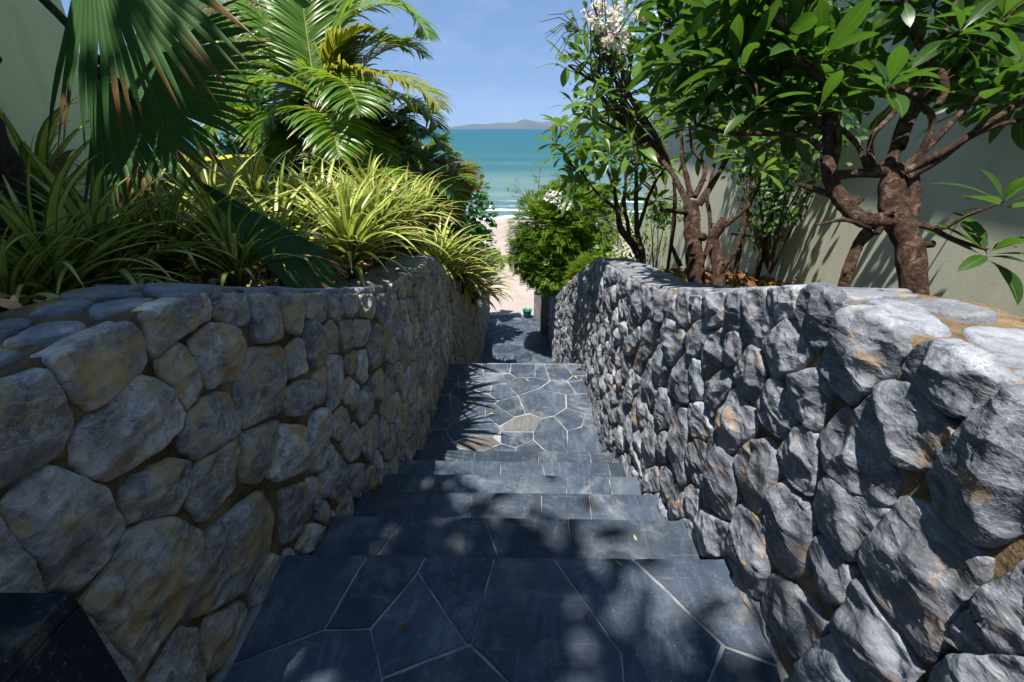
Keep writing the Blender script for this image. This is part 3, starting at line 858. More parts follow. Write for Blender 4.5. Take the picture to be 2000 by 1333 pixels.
M['areca'] = leaf_material('areca leaflet', (0.065, 0.165, 0.018), (0.16, 0.27, 0.026), (0.36, 0.52, 0.03), 0.35, 0.4, 0.5, dry=(0.26, 0.16, 0.06), dry_at=0.68)
M['areca_yellow'] = leaf_material('yellowing areca leaflet', (0.20, 0.25, 0.025), (0.30, 0.30, 0.035), (0.5, 0.5, 0.04), 0.4, 0.4, 0.4, dry=(0.30, 0.18, 0.07), dry_at=0.6)
M['areca_dry'] = leaf_material('dry areca leaflet', (0.26, 0.16, 0.035), (0.17, 0.11, 0.045), (0.45, 0.28, 0.05), 0.6, 0.35, 0.2)
M['rachis'] = leaf_material('areca midrib', (0.30, 0.26, 0.05), (0.22, 0.24, 0.05), (0.3, 0.3, 0.05), 0.45, 0.05, 0.4)
M['petiole'] = bark_material('fan palm stalk', (0.035, 0.03, 0.018), (0.075, 0.065, 0.03), (0.13, 0.10, 0.06))
M['strap'] = leaf_material('variegated strap leaf', (0.035, 0.105, 0.020), (0.065, 0.150, 0.026), (0.35, 0.45, 0.06), 0.36, 0.34, 0.45, stripe=(0.62, 0.62, 0.15), dry=(0.40, 0.27, 0.12), dry_at=0.70)
M['bush'] = leaf_material('feathery bush leaf', (0.060, 0.165, 0.016), (0.19, 0.26, 0.020), (0.34, 0.50, 0.03), 0.42, 0.45, 0.4)
M['vine'] = leaf_material('small vine leaf', (0.030, 0.10, 0.018), (0.075, 0.16, 0.024), (0.2, 0.36, 0.03), 0.45, 0.34, 0.35)
M['round'] = leaf_material('round shrub leaf', (0.025, 0.105, 0.020), (0.050, 0.165, 0.028), (0.14, 0.38, 0.03), 0.33, 0.32, 0.5)
M['bract'] = leaf_material('white bract', (0.78, 0.74, 0.62), (0.80, 0.78, 0.72), (0.85, 0.8, 0.65), 0.6, 0.35, 0.2)
M['pink_bract'] = leaf_material('magenta bract', (0.62, 0.10, 0.36), (0.70, 0.18, 0.45), (0.8, 0.2, 0.5), 0.6, 0.35, 0.2)
M['strap_dead'] = leaf_material('dead strap leaf', (0.30, 0.20, 0.09), (0.20, 0.12, 0.05), (0.3, 0.2, 0.08), 0.7, 0.25, 0.15)
M['dry_leaf'] = leaf_material('dry leaf', (0.20, 0.085, 0.03), (0.14, 0.08, 0.045), (0.4, 0.16, 0.04), 0.7, 0.2, 0.2)
M['withered'] = leaf_material('withered flower', (0.42, 0.27, 0.13), (0.50, 0.36, 0.20), (0.5, 0.35, 0.2), 0.7, 0.2, 0.2)
M['yellow_leaf'] = leaf_material('yellow fallen leaf', (0.42, 0.34, 0.07), (0.36, 0.24, 0.07), (0.4, 0.3, 0.06), 0.6, 0.1, 0.2)
M['grass'] = leaf_material('thin grass', (0.075, 0.115, 0.018), (0.19, 0.17, 0.03), (0.3, 0.3, 0.04), 0.55, 0.3, 0.2)

# ---------------------------------------------------------------- polygon tools
def area2(p): return 0.5 * sum(p[i][0] * p[(i + 1) % len(p)][1] - p[(i + 1) % len(p)][0] * p[i][1] for i in range(len(p)))


def ccw(p): return list(p) if area2(p) > 0 else list(p)[::-1]


def centroid(p):
    a = area2(p); x = y = 0.0
    for i in range(len(p)):
        (x0, y0), (x1, y1) = p[i], p[(i + 1) % len(p)]
        k = x0 * y1 - x1 * y0
        x += (x0 + x1) * k; y += (y0 + y1) * k
    return (x / (6 * a), y / (6 * a))


def clip(p, nx, ny, c):
    """keep nx*x+ny*y <= c"""
    out = []
    for i in range(len(p)):
        a, b = p[i], p[(i + 1) % len(p)]
        da, db = nx * a[0] + ny * a[1] - c, nx * b[0] + ny * b[1] - c
        if da <= 0: out.append(a)
        if (da < 0 < db) or (db < 0 < da):
            t = da / (da - db); out.append((a[0] + (b[0] - a[0]) * t, a[1] + (b[1] - a[1]) * t))
    return out


def hull(p):
    p = sorted(set(p))
    def half(q):
        h = []
        for s in q:
            while len(h) > 1 and (h[-1][0] - h[-2][0]) * (s[1] - h[-2][1]) - (h[-1][1] - h[-2][1]) * (s[0] - h[-2][0]) <= 0: h.pop()
            h.append(s)
        return h[:-1]
    return half(p) + half(p[::-1])


def hull_dist(h, q):
    """(signed distance, normal, offset) of the edge of a ccw hull that separates q best"""
    best = (-9, 0, 0, 0)
    for i in range(len(h)):
        a, b = h[i], h[(i + 1) % len(h)]
        ex, ey = b[0] - a[0], b[1] - a[1]; L = math.hypot(ex, ey)
        if L < 1e-6: continue
        nx, ny = ey / L, -ex / L
        d = nx * (q[0] - a[0]) + ny * (q[1] - a[1])
        if d > best[0]: best = (d, nx, ny, nx * a[0] + ny * a[1])
    return best


def inset(p, d):
    p = ccw(p); n = len(p); out = []
    for i in range(n):
        a, b, c = p[i - 1], p[i], p[(i + 1) % n]
        u = Vector((b[0] - a[0], b[1] - a[1])); w = Vector((c[0] - b[0], c[1] - b[1]))
        if u.length < 1e-6 or w.length < 1e-6: continue
        u.normalize(); w.normalize()
        n1 = Vector((-u.y, u.x)); n2 = Vector((-w.y, w.x))
        m = n1 + n2
        k = max(0.35, 1 + n1.dot(n2))
        out.append((b[0] + m.x * d / k, b[1] + m.y * d / k))
    return out


def chaikin(p, k):
    for _ in range(k):
        q = []
        for i in range(len(p)):
            a, b = p[i], p[(i + 1) % len(p)]
            q.append((a[0] * .90 + b[0] * .10, a[1] * .90 + b[1] * .10)); q.append((a[0] * .10 + b[0] * .90, a[1] * .10 + b[1] * .90))
        p = q
    return p


def resample(p, n):
    L = [0.0]
    for i in range(len(p)): L.append(L[-1] + math.hypot(p[(i + 1) % len(p)][0] - p[i][0], p[(i + 1) % len(p)][1] - p[i][1]))
    q = p + [p[0]]
    xs = np.interp(np.linspace(0, L[-1], n, endpoint=False), L, [a for a, b in q])
    ys = np.interp(np.linspace(0, L[-1], n, endpoint=False), L, [b for a, b in q])
    return list(zip(xs.tolist(), ys.tolist()))


def voronoi_fill(dom, seeds, fixed, reach=0.6):
    """cells of the seeds inside the convex-by-callback domain, kept clear of fixed hulls. dom(seed) -> starting polygon"""
    cells = []
    for i, s in enumerate(seeds):
        p = dom(s)
        for h in fixed:
            if min(abs(h[0][0] - s[0]), abs(h[len(h) // 2][0] - s[0])) > 0.7: continue
            d, nx, ny, c = hull_dist(h, s)
            if d > 0.45: continue
            p = clip(p, -nx, -ny, -c)
            if len(p) < 3: break
        if len(p) < 3: continue
        for j, q in enumerate(seeds):
            if j == i: continue
            dx, dy = q[0] - s[0], q[1] - s[1]
            if abs(dx) > reach or abs(dy) > reach: continue
            p = clip(p, dx, dy, dx * (s[0] + q[0]) / 2 + dy * (s[1] + q[1]) / 2)
            if len(p) < 3: break
        if len(p) >= 3 and abs(area2(p)) > 0.0022: cells.append(p)
    return cells


def stone(mb, poly, mapf, depth, facet, amp, n, rings, seed, gap=0.006, base=-0.03, edge=2.6, flip=False, tilt=0.12, strata=0.0, slope=1.0):
    """one stone: outline poly in the wall's own (u, v), face raised along the wall normal and broken into facets"""
    rs = random.Random(seed)
    p = ccw(poly)
    p = inset(p, gap)
    if len(p) < 3 or area2(p) < 0.0006: return
    b = resample(chaikin(p, 1), n)
    b = [(x + noise.noise((x * 30, y * 30, seed * .37)) * 0.005 + noise.noise((x * 90, y * 90, seed * .37)) * 0.0015, y + noise.noise((x * 30, y * 30, seed * .37 + 50)) * 0.005) for x, y in b]
    cx, cy = centroid(b)
    size = math.sqrt(abs(area2(b)))
    planes = [(depth * rs.uniform(0.75, 1.1), rs.gauss(0, tilt), rs.gauss(0, tilt))]
    for _ in range(facet):
        a = rs.uniform(0, 6.283); g = rs.uniform(0.25, 1.05) * slope
        planes.append((depth * rs.uniform(0.9, 1.25) + g * size * rs.uniform(0.02, 0.22), -g * math.cos(a), -g * math.sin(a)))
    off = Vector((rs.uniform(-50, 50), rs.uniform(-50, 50), seed * 1.7))
    sa = rs.uniform(-.6, .9) + 1.2; sc, ss, sf = math.cos(sa), math.sin(sa), rs.uniform(22, 42)
    v, uv, f = [], [], []
    def hgt(x, y, r):
        h = min(c + gx * (x - cx) + gy * (y - cy) for c, gx, gy in planes)
        h = max(h, depth * 0.3)
        q = Vector((x * 9, y * 9, 0)) + off
        h += amp * noise.fractal(q, 0.7, 2.1, 5) * 1.0
        h += amp * 0.9 * abs(noise.noise(q * 0.45)) - amp * .4
        if strata:
            w = (x * sc + y * ss) * sf + 1.3 * noise.noise(q * .6)
            h += strata * ((w - math.floor(w)) - .5) * min(1, max(0, .35 + 1.6 * noise.noise(q * .35 + Vector((3, 3, 3)))))
        e = (1 - r ** (edge * 5)) ** 0.5 if r < 1 else 0.0
        return base + (h - base) * (0.12 + 0.88 * e) if r < 1 else base
    fr = [1.0, 0.975] + [1 - (k / rings) ** 1.25 for k in range(1, rings)]
    for r in fr:
        for (x, y) in b:
            X, Y = cx + (x - cx) * r, cy + (y - cy) * r
            v.append(mapf(X, Y, hgt(X, Y, r)))
    v.append(mapf(cx, cy, hgt(cx, cy, 0)))
    m = len(fr)
    for i in range(m - 1):
        for k in range(n):
            k2 = (k + 1) % n
            f.append((i * n + k, i * n + k2, (i + 1) * n + k2, (i + 1) * n + k))
    for k in range(n): f.append(((m - 1) * n + k, (m - 1) * n + (k + 1) % n, m * n))
    if flip: f = [q[::-1] for q in f]
    mb.add(v, f)


# ---------------------------------------------------------------- levels of the place
XL, XR = -0.755, 0.675
Z2, Z3, Z4 = -1.03, -2.93, -3.10
top_left = lerp_table([(-3, .918), (.83, .918), (1.06, .894), (1.23, .83), (1.53, .722), (1.9, .598), (2.41, .445), (3.02, .36), (3.76, .268), (4.0, .19), (4.8, -.21), (8.4, -1.92), (9.0, -1.98), (11, -2.05)])
top_right = lerp_table([(-3, .93), (.9, .923), (1.08, .886), (1.33, .805), (1.58, .715), (1.95, .598), (2.46, .463), (3.17, .352), (3.95, .21), (4.15, .13), (5.07, -.25), (8.3, -1.72), (11, -1.85)])
NOSE = [1.037 + .322 * k for k in range(6)]
N2 = [4.32 + .322 * k for k in range(11)]


def floor_z(y):
    if y < NOSE[0]: return 0.0
    if y < NOSE[5]: return -0.174 * (1 + int((y - NOSE[0]) / .322))
    if y < N2[0]: return Z2
    if y < N2[10]: return Z2 - .1727 * (1 + int((y - N2[0]) / .322))
    if y < 9.46: return Z3
    return Z4


def soil_left(y, x=-1.0): return top_left(min(y, 9.0)) - 0.07 - max(0, y - 9.0) * 0.55
def soil_right(y, x=1.2): return top_right(min(y, 9.0)) - 0.14 - max(0, y - 9.0) * 0.55


# ---------------------------------------------------------------- sea, far hills, beach, garden ground
def sea():
    n = NT('sea water'); p = n.pos(False)
    sx = n.n('ShaderNodeSeparateXYZ'); n.l(p, sx.inputs[0])
    y = sx.outputs[1]
    wob = n.math('MULTIPLY', n.math('SUBTRACT', n.noise(p, 0.05, 3, 0.5), 0.5), 26.0)
    yy = n.math('ADD', y, wob)
    d = n.math('LOGARITHM', n.math('DIVIDE', n.math('MAXIMUM', yy, 31.0), 31.0), 2.718)       # 0 at the shore, 5.3 far out
    col = n.ramp(n.math('DIVIDE', d, 5.5), [(0.0, (0.20, 0.22, 0.19)), (0.07, (0.12, 0.185, 0.18)), (0.20, (0.026, 0.105, 0.115)), (0.45, (0.008, 0.085, 0.108)), (0.70, (0.003, 0.066, 0.105)), (0.92, (0.001, 0.036, 0.088))])
    pn = n.noise(p, 0.03, 4, 0.6, stretch=(0.35, 1.6, 1))
    col = n.mix(n.ramp(pn, [(0.44, 0.0), (0.58, 0.6)]), col, (0.012, 0.085, 0.105))
    # foam: broken lines of white water at the shore break
    fn = n.noise(p, 0.9, 6, 0.7, 0.8, stretch=(0.5, 1.3, 1))
    lines = None
    for (yc, w, k) in ((31.6, 0.5, 0.9), (35.4, 1.3, 0.8), (37.6, 0.9, 0.5), (40.2, 0.8, 0.75), (47.0, 0.5, 0.25)):
        wv = n.math('MULTIPLY', n.math('SUBTRACT', n.noise(p, 0.16, 3, 0.5), 0.5), 5.0)
        dd = n.math('ABSOLUTE', n.math('SUBTRACT', n.math('ADD', y, wv), yc))
        b = n.math('MULTIPLY', n.ramp(n.math('DIVIDE', dd, w * 2.2), [(0.0, 1.0), (1.0, 0.0)]), k)
        lines = b if lines is None else n.math('MAXIMUM', lines, b)
    foam = n.ramp(n.math('ADD', n.math('MULTIPLY', lines, 0.62), n.math('MULTIPLY', fn, 0.75)), [(0.66, 0.0), (0.84, 1.0)])
    col = n.mix(foam, col, (0.80, 0.82, 0.82))
    h = n.noise(p, 0.55, 6, 0.6, 0.3, stretch=(0.45, 1.5, 1))
    h2 = n.noise(p, 3.0, 4, 0.6, stretch=(0.6, 1.3, 1))
    nb = n.bump(h2, 0.4, 0.05, n.bump(h, 0.9, 0.7))
    mat = n.done(n.principled(col, n.mix(foam, (0.45, 0.45, 0.45), (0.9, 0.9, 0.9)), 0.15, nb))
    mb = MB()
    ys = [25 + 0.35 * i for i in range(110)] + [64 * 1.16 ** i for i in range(1, 36)]
    xs = [-9000, -3000, -1000, -300, -120, -50] + [-30 + 2.0 * i for i in range(31)] + [50, 120, 300, 1000, 3000, 9000]
    def wz(x, y):
        s = math.exp(-((y - 38) / 9) ** 2)
        return -4.45 + s * 0.13 * math.sin(y * 1.15 + 1.3 * noise.noise((x * .07, y * .02, 3))) + 0.05 * noise.noise((x * .3, y * .5, 1)) * (1 if y < 60 else 0)
    for y in ys:
        for x in xs: mb.v.append((x, y, wz(x, y))); mb.uv.append((0, 0))
    nx = len(xs)
    for j in range(len(ys) - 1):
        for i in range(nx - 1): mb.f.append((j * nx + i, j * nx + i + 1, (j + 1) * nx + i + 1, (j + 1) * nx + i))
    tag(mb.build('sea', mat), 'turquoise sea with small waves breaking at the beach', 'sea', kind='structure')


sea()


def hills():
    """a low wooded headland across the bay"""
    mb = MB(); D = 6200.0
    prof = lerp_table([(-1150, 0), (-900, 14), (-650, 46), (-420, 60), (-150, 74), (20, 108), (160, 92), (330, 92), (420, 100), (560, 74), (640, 92), (700, 82), (800, 110), (1000, 165), (1300, 250), (1900, 330), (2600, 280), (3600, 200), (5200, 0)])
    xs = [-1150 + 25 * i for i in range(255)]
    rows = [(-260, 0.0), (-150, .45), (0, 1.0), (240, .7), (600, 0.0)]
    for (dy, k) in rows:
        for x in xs:
            z = -4.6 + prof(x) * 0.86 * k * (1 + 0.25 * noise.noise((x * .006, dy * .01, 0)) + 0.10 * noise.noise((x * .03, dy * .02, 5)))
            mb.v.append((x, D + dy + 90 * noise.noise((x * .004, dy * .01, 9)), z)); mb.uv.append((0, 0))
    n = len(xs)
    for j in range(len(rows) - 1):
        for i in range(n - 1): mb.f.append((j * n + i, j * n + i + 1, (j + 1) * n + i + 1, (j + 1) * n + i))
    tag(mb.build('far_hills', M['hill']), 'low hazy headland across the bay on the horizon', 'hills', kind='structure')


hills()


def sheet(name, mat, xs, ys, zf, label, cat):
    mb = MB()
    for y in ys:
        for x in xs: mb.v.append((x, y, zf(x, y))); mb.uv.append((0, 0))
    n = len(xs)
    for j in range(len(ys) - 1):
        for i in range(n - 1): mb.f.append((j * n + i, j * n + i + 1, (j + 1) * n + i + 1, (j + 1) * n + i))
    return tag(mb.build(name, mat), label, cat, kind='structure')


sandz = lerp_table([(-40, -3.4), (9, -3.22), (11, -3.24), (16, -3.55), (24, -4.0), (31.3, -4.44), (36, -4.75), (60, -6)])
sheet('beach', M['sand'], [-400, -120, -40] + [-16 + .5 * i for i in range(65)] + [40, 120, 400], [-30, -5, 5] + [9 + .4 * i for i in range(62)] + [40, 60],
      lambda x, y: sandz(y) + 0.05 * noise.noise((x * .5, y * .5, 0)) + 0.02 * noise.noise((x * 2, y * 2, 4)), 'pale pink sand beach below the steps', 'beach')
gy = [-4 + .25 * i for i in range(64)]
sheet('garden_bed', M['soil'], [-30, -14, -6, -4] + [-3 + .16 * i for i in range(13)] + [-0.98], gy,
      lambda x, y: soil_left(y) + 0.03 * noise.noise((x * 3, y * 3, 0)) - (0.0 if x > -2 else 0.0), 'dark soil of the planting bed beside the left stone wall', 'soil')
sheet('garden_bed', M['soil'], [.92] + [1.0 + .1 * i for i in range(11)] + [3, 6, 14, 30], gy,
      lambda x, y: soil_right(y) + 0.03 * noise.noise((x * 3, y * 3, 7)), 'dry soil of the planting bed beside the right stone wall', 'soil')

# ---------------------------------------------------------------- stairs
def slab(parent, poly, z, mat, name='slab', thick=0.024, gap=0.0012, seed=0):
    rs = random.Random(seed * 7 + 3)
    p = inset(poly, gap)
    if len(p) < 3 or abs(area2(p)) < 0.0004: return
    p = ccw(p)
    q = []                                                   # chip the outline a little
    for i in range(len(p)):
        a, b = p[i], p[(i + 1) % len(p)]
        L = math.hypot(b[0] - a[0], b[1] - a[1]); k = max(1, min(10, int(L / 0.045)))
        for j in range(k):
            t = j / k; x, y = a[0] + (b[0] - a[0]) * t, a[1] + (b[1] - a[1]) * t
            w = 0.0045 if j else 0.0
            q.append((x + w * noise.noise((x * 40, y * 40, seed)), y + w * noise.noise((x * 40, y * 40, seed + 9))))
    p = q
    pi = inset(p, 0.002)
    if len(pi) != len(p): return
    n = len(p); mb = MB()
    tx, ty = rs.uniform(-.0035, .0035), rs.uniform(-.0035, .0035)
    cx, cy = centroid(p); dz = rs.uniform(-.0012, .0012)
    zz = lambda x, y: z + dz + tx * (x - cx) + ty * (y - cy)
    v = [(x, y, z - thick) for x, y in p] + [(x, y, zz(x, y) - .0028) for x, y in p] + [(x, y, zz(x, y)) for x, y in pi]
    f = [tuple(range(2 * n, 3 * n))]
    for i in range(n):
        j = (i + 1) % n
        f.append((i, j, n + j, n + i)); f.append((n + i, n + j, 2 * n + j, 2 * n + i))
    mb.add(v, f)
    return mb.build(name, mat, parent, smooth=False)


def stairs():
    root_mb = MB()
    g = 0.0045
    root_mb.box((-.80, -2.2, -1.4), (.72, NOSE[0] - .012, -g))
    for k in range(1, 6): root_mb.box((-.80, NOSE[k - 1] - .012, -1.6), (.72, NOSE[k] - .012, -.174 * k - g))
    root_mb.box((-.86, NOSE[5] - .012, -2.2), (.76, N2[0] - .012, Z2 - g))
    for k in range(1, 11): root_mb.box((-.82, N2[k - 1] - .012, -3.3), (.74, N2[k] - .012, Z2 - .1727 * k - g))
    root_mb.box((-.82, N2[10] - .012, -3.6), (.74, 9.46 - .012, Z3 - g))
    root_mb.box((-.82, 9.46 - .012, -3.7), (.74, 10.86, Z4 - g))
    root = tag(root_mb.build('staircase', M['grout'], smooth=False), 'blue slate staircase descending between stone walls to the beach', 'staircase', kind='structure')
    s = 0
    for p in UPPER_SLABS:
        s += 1; slab(root, [(a / 1000, min(b / 1000, NOSE[0])) for a, b in p], 0, M['slate'], seed=s)
    for i in range(5):                                       # the landing goes on under and behind the viewer
        for j in range(3):
            x0, y0 = -.78 + .3 * i, .40 - .42 * (j + 1) + .05 * (i % 2)
            s += 1; slab(root, [(x0, y0), (x0 + .3, y0 + .02), (x0 + .29, y0 + .42), (x0 + .01, y0 + .42)], 0, M['slate'], seed=s)
    def tread(k, y0, y1, z, joints, ri):
        nonlocal s
        js = [(-.80, -.80)] + joints + [(.715, .715)]
        for a, b in zip(js[:-1], js[1:]):
            s += 1; slab(root, [(a[1], y0), (b[1], y0), (b[0], y1), (a[0], y1)], z, M['slate'], 'tread_slab', seed=s)
        x = -.80
        while x < .70:                                       # riser tiles below the nosing, facing the sea
            w = min(rnd(.22, .42), .715 - x); mb = MB()
            mb.box((x + .003, y1 - .012, z - ri + .004), (x + w - .003, y1 - .001, z - .026)); mb.build('riser_tile', M['slate'], root, smooth=False)
            x += w
    for k in range(1, 6):
        tread(k, NOSE[k - 1], NOSE[k], -.174 * k, [(a / 1000, b / 1000) for a, b in TREAD_JOINTS[k - 1] if -.74 < a / 1000 < .66], .174)
    for i, p in enumerate(MIDDLE_SLABS):
        s += 1
        slab(root, [(a / 1000, max(NOSE[5], min(b / 1000, N2[0]))) for a, b in p], Z2, M['pale_slab'] if i == 17 else M['brown_slab'] if i == 23 else M['slate'], seed=s)
    for k in range(1, 11):
        js = sorted(rnd(-.65, .6) for _ in range(4)); js = [j for i, j in enumerate(js) if i == 0 or j - js[i - 1] > .12]
        tread(k, N2[k - 1], N2[k], Z2 - .1727 * k, [(j, j + rnd(-.03, .03)) for j in js], .1727)
    for (y0, y1, z) in ((N2[10], 9.46, Z3), (9.46, 10.86, Z4)):
        seeds = [(-.62 + .33 * i + rnd(-.08, .08), y0 + .2 + .36 * j + rnd(-.09, .09)) for i in range(5) for j in range(int((y1 - y0) / .36) + 1)]
        for c in voronoi_fill(lambda q: [(-.80, y0), (.715, y0), (.715, y1), (-.80, y1)], seeds, [], 1.5):
            s += 1; slab(root, c, z, M['slate'], seed=s)
    # slate plinth at the foot of the left wall beside the viewer
    pl = tag(empty('slate_plinth', (-.70, .1, 0)), 'dark slate clad plinth at the foot of the left wall, nearest the viewer', 'plinth', kind='thing')
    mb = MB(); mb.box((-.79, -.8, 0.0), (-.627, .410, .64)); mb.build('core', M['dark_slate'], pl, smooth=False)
    for (y0, y1) in ((-.8, -.25), (-.25, .13), (.13, .416)):
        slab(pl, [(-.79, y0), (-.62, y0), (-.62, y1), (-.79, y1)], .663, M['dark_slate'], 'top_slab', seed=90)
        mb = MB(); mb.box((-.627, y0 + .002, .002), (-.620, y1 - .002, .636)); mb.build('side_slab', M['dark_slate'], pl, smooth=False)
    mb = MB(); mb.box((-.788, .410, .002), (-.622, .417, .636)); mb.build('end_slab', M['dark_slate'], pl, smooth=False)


stairs()


# ---------------------------------------------------------------- the two stone walls
def stone_wall(side, X, topf, traced, caps, mat, label, y_end, opts):
    sgn = 1 if side == 'left' else -1                        # the face looks to +X on the left, to -X on the right
    back = X - sgn * 0.285
    body = MB()
    ys = [-2.2 + .05 * i for i in range(int((y_end + 2.2) / .05) + 1)]
    hs = [i / 14 for i in range(15)]
    def fx(y, z): return X - sgn * (0.012 + 0.010 * noise.noise((y * 6, z * 6, 2)))
    rows = []
    for y in ys:
        t = topf(y) - .002; b = floor_z(y) - .45
        col = [(fx(y, b + (t - b) * h), y, b + (t - b) * h) for h in hs] + [(X - sgn * (.04 + .08 * k), y, t + .006 * noise.noise((y * 9, k * 2, 0))) for k in range(1, 3)] + [(back, y, t), (back, y, b)]
        rows.append(col)
    m = len(rows[0])
    for c in rows:
        for q in c: body.v.append(q); body.uv.append((0, 0))
    for j in range(len(rows) - 1):
        for i in range(m - 1):
            q = (j * m + i, j * m + i + 1, (j + 1) * m + i + 1, (j + 1) * m + i)
            body.f.append(q if sgn < 0 else q[::-1])
    body.f.append(tuple(range(m))); body.f.append(tuple(range((len(rows) - 1) * m, len(rows) * m)))
    root = tag(empty('stone_wall', (X, 2.0, 0)), label, 'wall', kind='thing')
    body.build('mortar', M['mortar_left' if sgn > 0 else 'mortar'], root)
    mapf = lambda u, v, h: (X + sgn * h, u, v)
    polys = [[(a / 1000, b / 1000) for a, b in p] for p in traced]
    hulls = [hull(p) for p in polys]
    rs = random.Random(3 if side == 'left' else 4)
    seeds = []
    y = -.65
    while y < y_end - .05:
        lo, hi = floor_z(y + .1), topf(y)
        lo = min(lo, floor_z(y))
        k = max(2, round((hi - lo) / .165))
        for i in range(k):
            z = lo + (hi - lo) * (i + .5) / k
            seeds.append((y + rs.uniform(-.055, .055) + (.07 if i % 2 else 0), z + rs.uniform(-.045, .045)))
        y += .150 if y < 4.2 else .19
    seeds = [s_ for s_ in seeds if all(hull_dist(h, s_)[0] > .028 for h in hulls)]
    def dom(s_):
        y_, z_ = s_
        e = .12
        sl_ = (topf(y_ + e) - topf(y_ - e)) / (2 * e)
        lo = floor_z(y_) - .10
        p = [(y_ - .4, lo), (y_ + .4, lo), (y_ + .4, topf(y_) + sl_ * .4 - .004), (y_ - .4, topf(y_) - sl_ * .4 - .004)]
        p = clip(p, 1, 0, y_end); return clip(p, -1, 0, .75)
    cells = voronoi_fill(dom, seeds, hulls)
    allp = [(p, True) for p in polys] + [(c, False) for c in cells]
    far = MB(); cnt = 0
    for i, (p, tr) in enumerate(allp):
        cy = centroid(p)[0]
        near = cy < 2.6
        n, r = (64, 17) if cy < 1.4 else (44, 12) if near else (24, 7)
        d = opts['depth'] * (rs.uniform(.75, 1.25))
        sz = math.sqrt(abs(area2(p)))
        d *= min(1.15, max(.5, sz / .15))
        mb = far if cy > 4.6 else MB()
        stone(mb, p, mapf, d, opts['facet'], opts['amp'], n, r, i * 13 + (0 if side == 'left' else 5000), gap=opts['gap'] if tr else .0012, flip=(sgn < 0), edge=opts['edge'], tilt=opts['tilt'], strata=opts['strata'], slope=opts['slope'])
        if mb is not far and mb.f: mb.build('stone', mat, root); cnt += 1
    if far.f: tag(far.build('distant_stones', mat, root), kind='stuff')
    # flat coping stones on the top
    lo, hi = (back, X) if sgn > 0 else (X, back)
    cp = [[(b / 1000, a / 1000) for a, b in p] for p in caps]
    ch = [hull(p) for p in cp]
    seeds = []
    y = -.6
    while y < y_end - .1:
        for k in range(2):
            seeds.append((y + rs.uniform(-.05, .05) + .1 * k, lo + (hi - lo) * (.27 + .46 * k) + rs.uniform(-.03, .03)))
        y += rs.uniform(.17, .27)
    seeds = [s_ for s_ in seeds if all(hull_dist(h, s_)[0] > .03 for h in ch)]
    cells = voronoi_fill(lambda s_: [(s_[0] - .4, lo), (s_[0] + .4, lo), (s_[0] + .4, hi), (s_[0] - .4, hi)], seeds, ch)
    cmap = lambda u, v, h: (v, u, topf(u) + h)
    far = MB()
    for i, p in enumerate(cp + cells):
        cy = centroid(p)[0]
        mb = far if cy > 4.6 else MB()
        stone(mb, p, cmap, .009, 0, .0028, 36 if cy < 1.6 else 22, 6, i * 17 + 900 + (0 if side == 'left' else 7000), gap=.001 if i < len(cp) else .006, base=-.03, edge=9.0, flip=True, tilt=.03)
        if mb is not far and mb.f: mb.build('coping_stone', M['stone_cap'], root)
    if far.f: tag(far.build('distant_coping_stones', M['stone_cap'], root), kind='stuff')
    return root


stone_wall('left', XL, top_left, LEFT_STONES, CAP_LEFT, M['stone_left'], 'shaded rubble stone wall with worn rounded grey stones, left of the steps', 10.8,
           dict(depth=.020, facet=6, amp=.008, gap=-.004, edge=4.5, tilt=.09, strata=.004, slope=.5))
stone_wall('right', XR, top_right, RIGHT_STONES, CAP_RIGHT, M['stone_right'], 'sunlit rubble stone wall with rough split grey stones, right of the steps', 9.45,
           dict(depth=.030, facet=7, amp=.008, gap=-.007, edge=6.0, tilt=.17, strata=.006, slope=.75))

# pillar and short post at the foot of the stairs
mb = MB()
def rough_box(mb, a, b, seed, amp=.012, k=8):
    """a rendered block with an uneven surface"""
    for ax in range(3):
        for s_ in (0, 1):
            u, w = (ax + 1) % 3, (ax + 2) % 3
            vs = []
            for i in range(k + 1):
                for j in range(k + 1):
                    q = [0, 0, 0]; q[ax] = b[ax] if s_ else a[ax]
                    q[u] = a[u] + (b[u] - a[u]) * i / k; q[w] = a[w] + (b[w] - a[w]) * j / k
                    o = Vector(q) * 7 + Vector((seed, 0, 0))
                    vs.append([q[0] + amp * noise.noise(o), q[1] + amp * noise.noise(o + Vector((9, 0, 0))), q[2] + amp * noise.noise(o + Vector((0, 9, 0)))])
            f = [(i * (k + 1) + j, (i + 1) * (k + 1) + j, (i + 1) * (k + 1) + j + 1, i * (k + 1) + j + 1) for i in range(k) for j in range(k)]
            mb.add(vs, f if s_ else [q[::-1] for q in f])
pil = tag(empty('gate_pillar', (.74, 9.9, Z3)), 'rough grey pillar ending the right wall at the lowest landing', 'pillar', kind='thing')
mb = MB(); rough_box(mb, (.48, 9.44, Z4 - .2), (1.0, 10.3, -1.90), 3); mb.build('shaft', M['pillar'], pil)
mb = MB(); rough_box(mb, (.46, 9.42, -1.90), (1.02, 10.32, -1.82), 8, .008); mb.build('cap', M['stone_cap'], pil)
pil = tag(empty('low_post', (.46, 10.8, Z4)), 'short pale post between the pillar and the sand', 'post', kind='thing')
mb = MB(); rough_box(mb, (.37, 10.62, Z4 - .2), (.58, 10.95, -2.42), 13); mb.build('shaft', M['pillar'], pil)
mb = MB(); rough_box(mb, (.355, 10.605, -2.42), (.595, 10.965, -2.37), 18, .006); mb.build('cap', M['stone_cap'], pil)

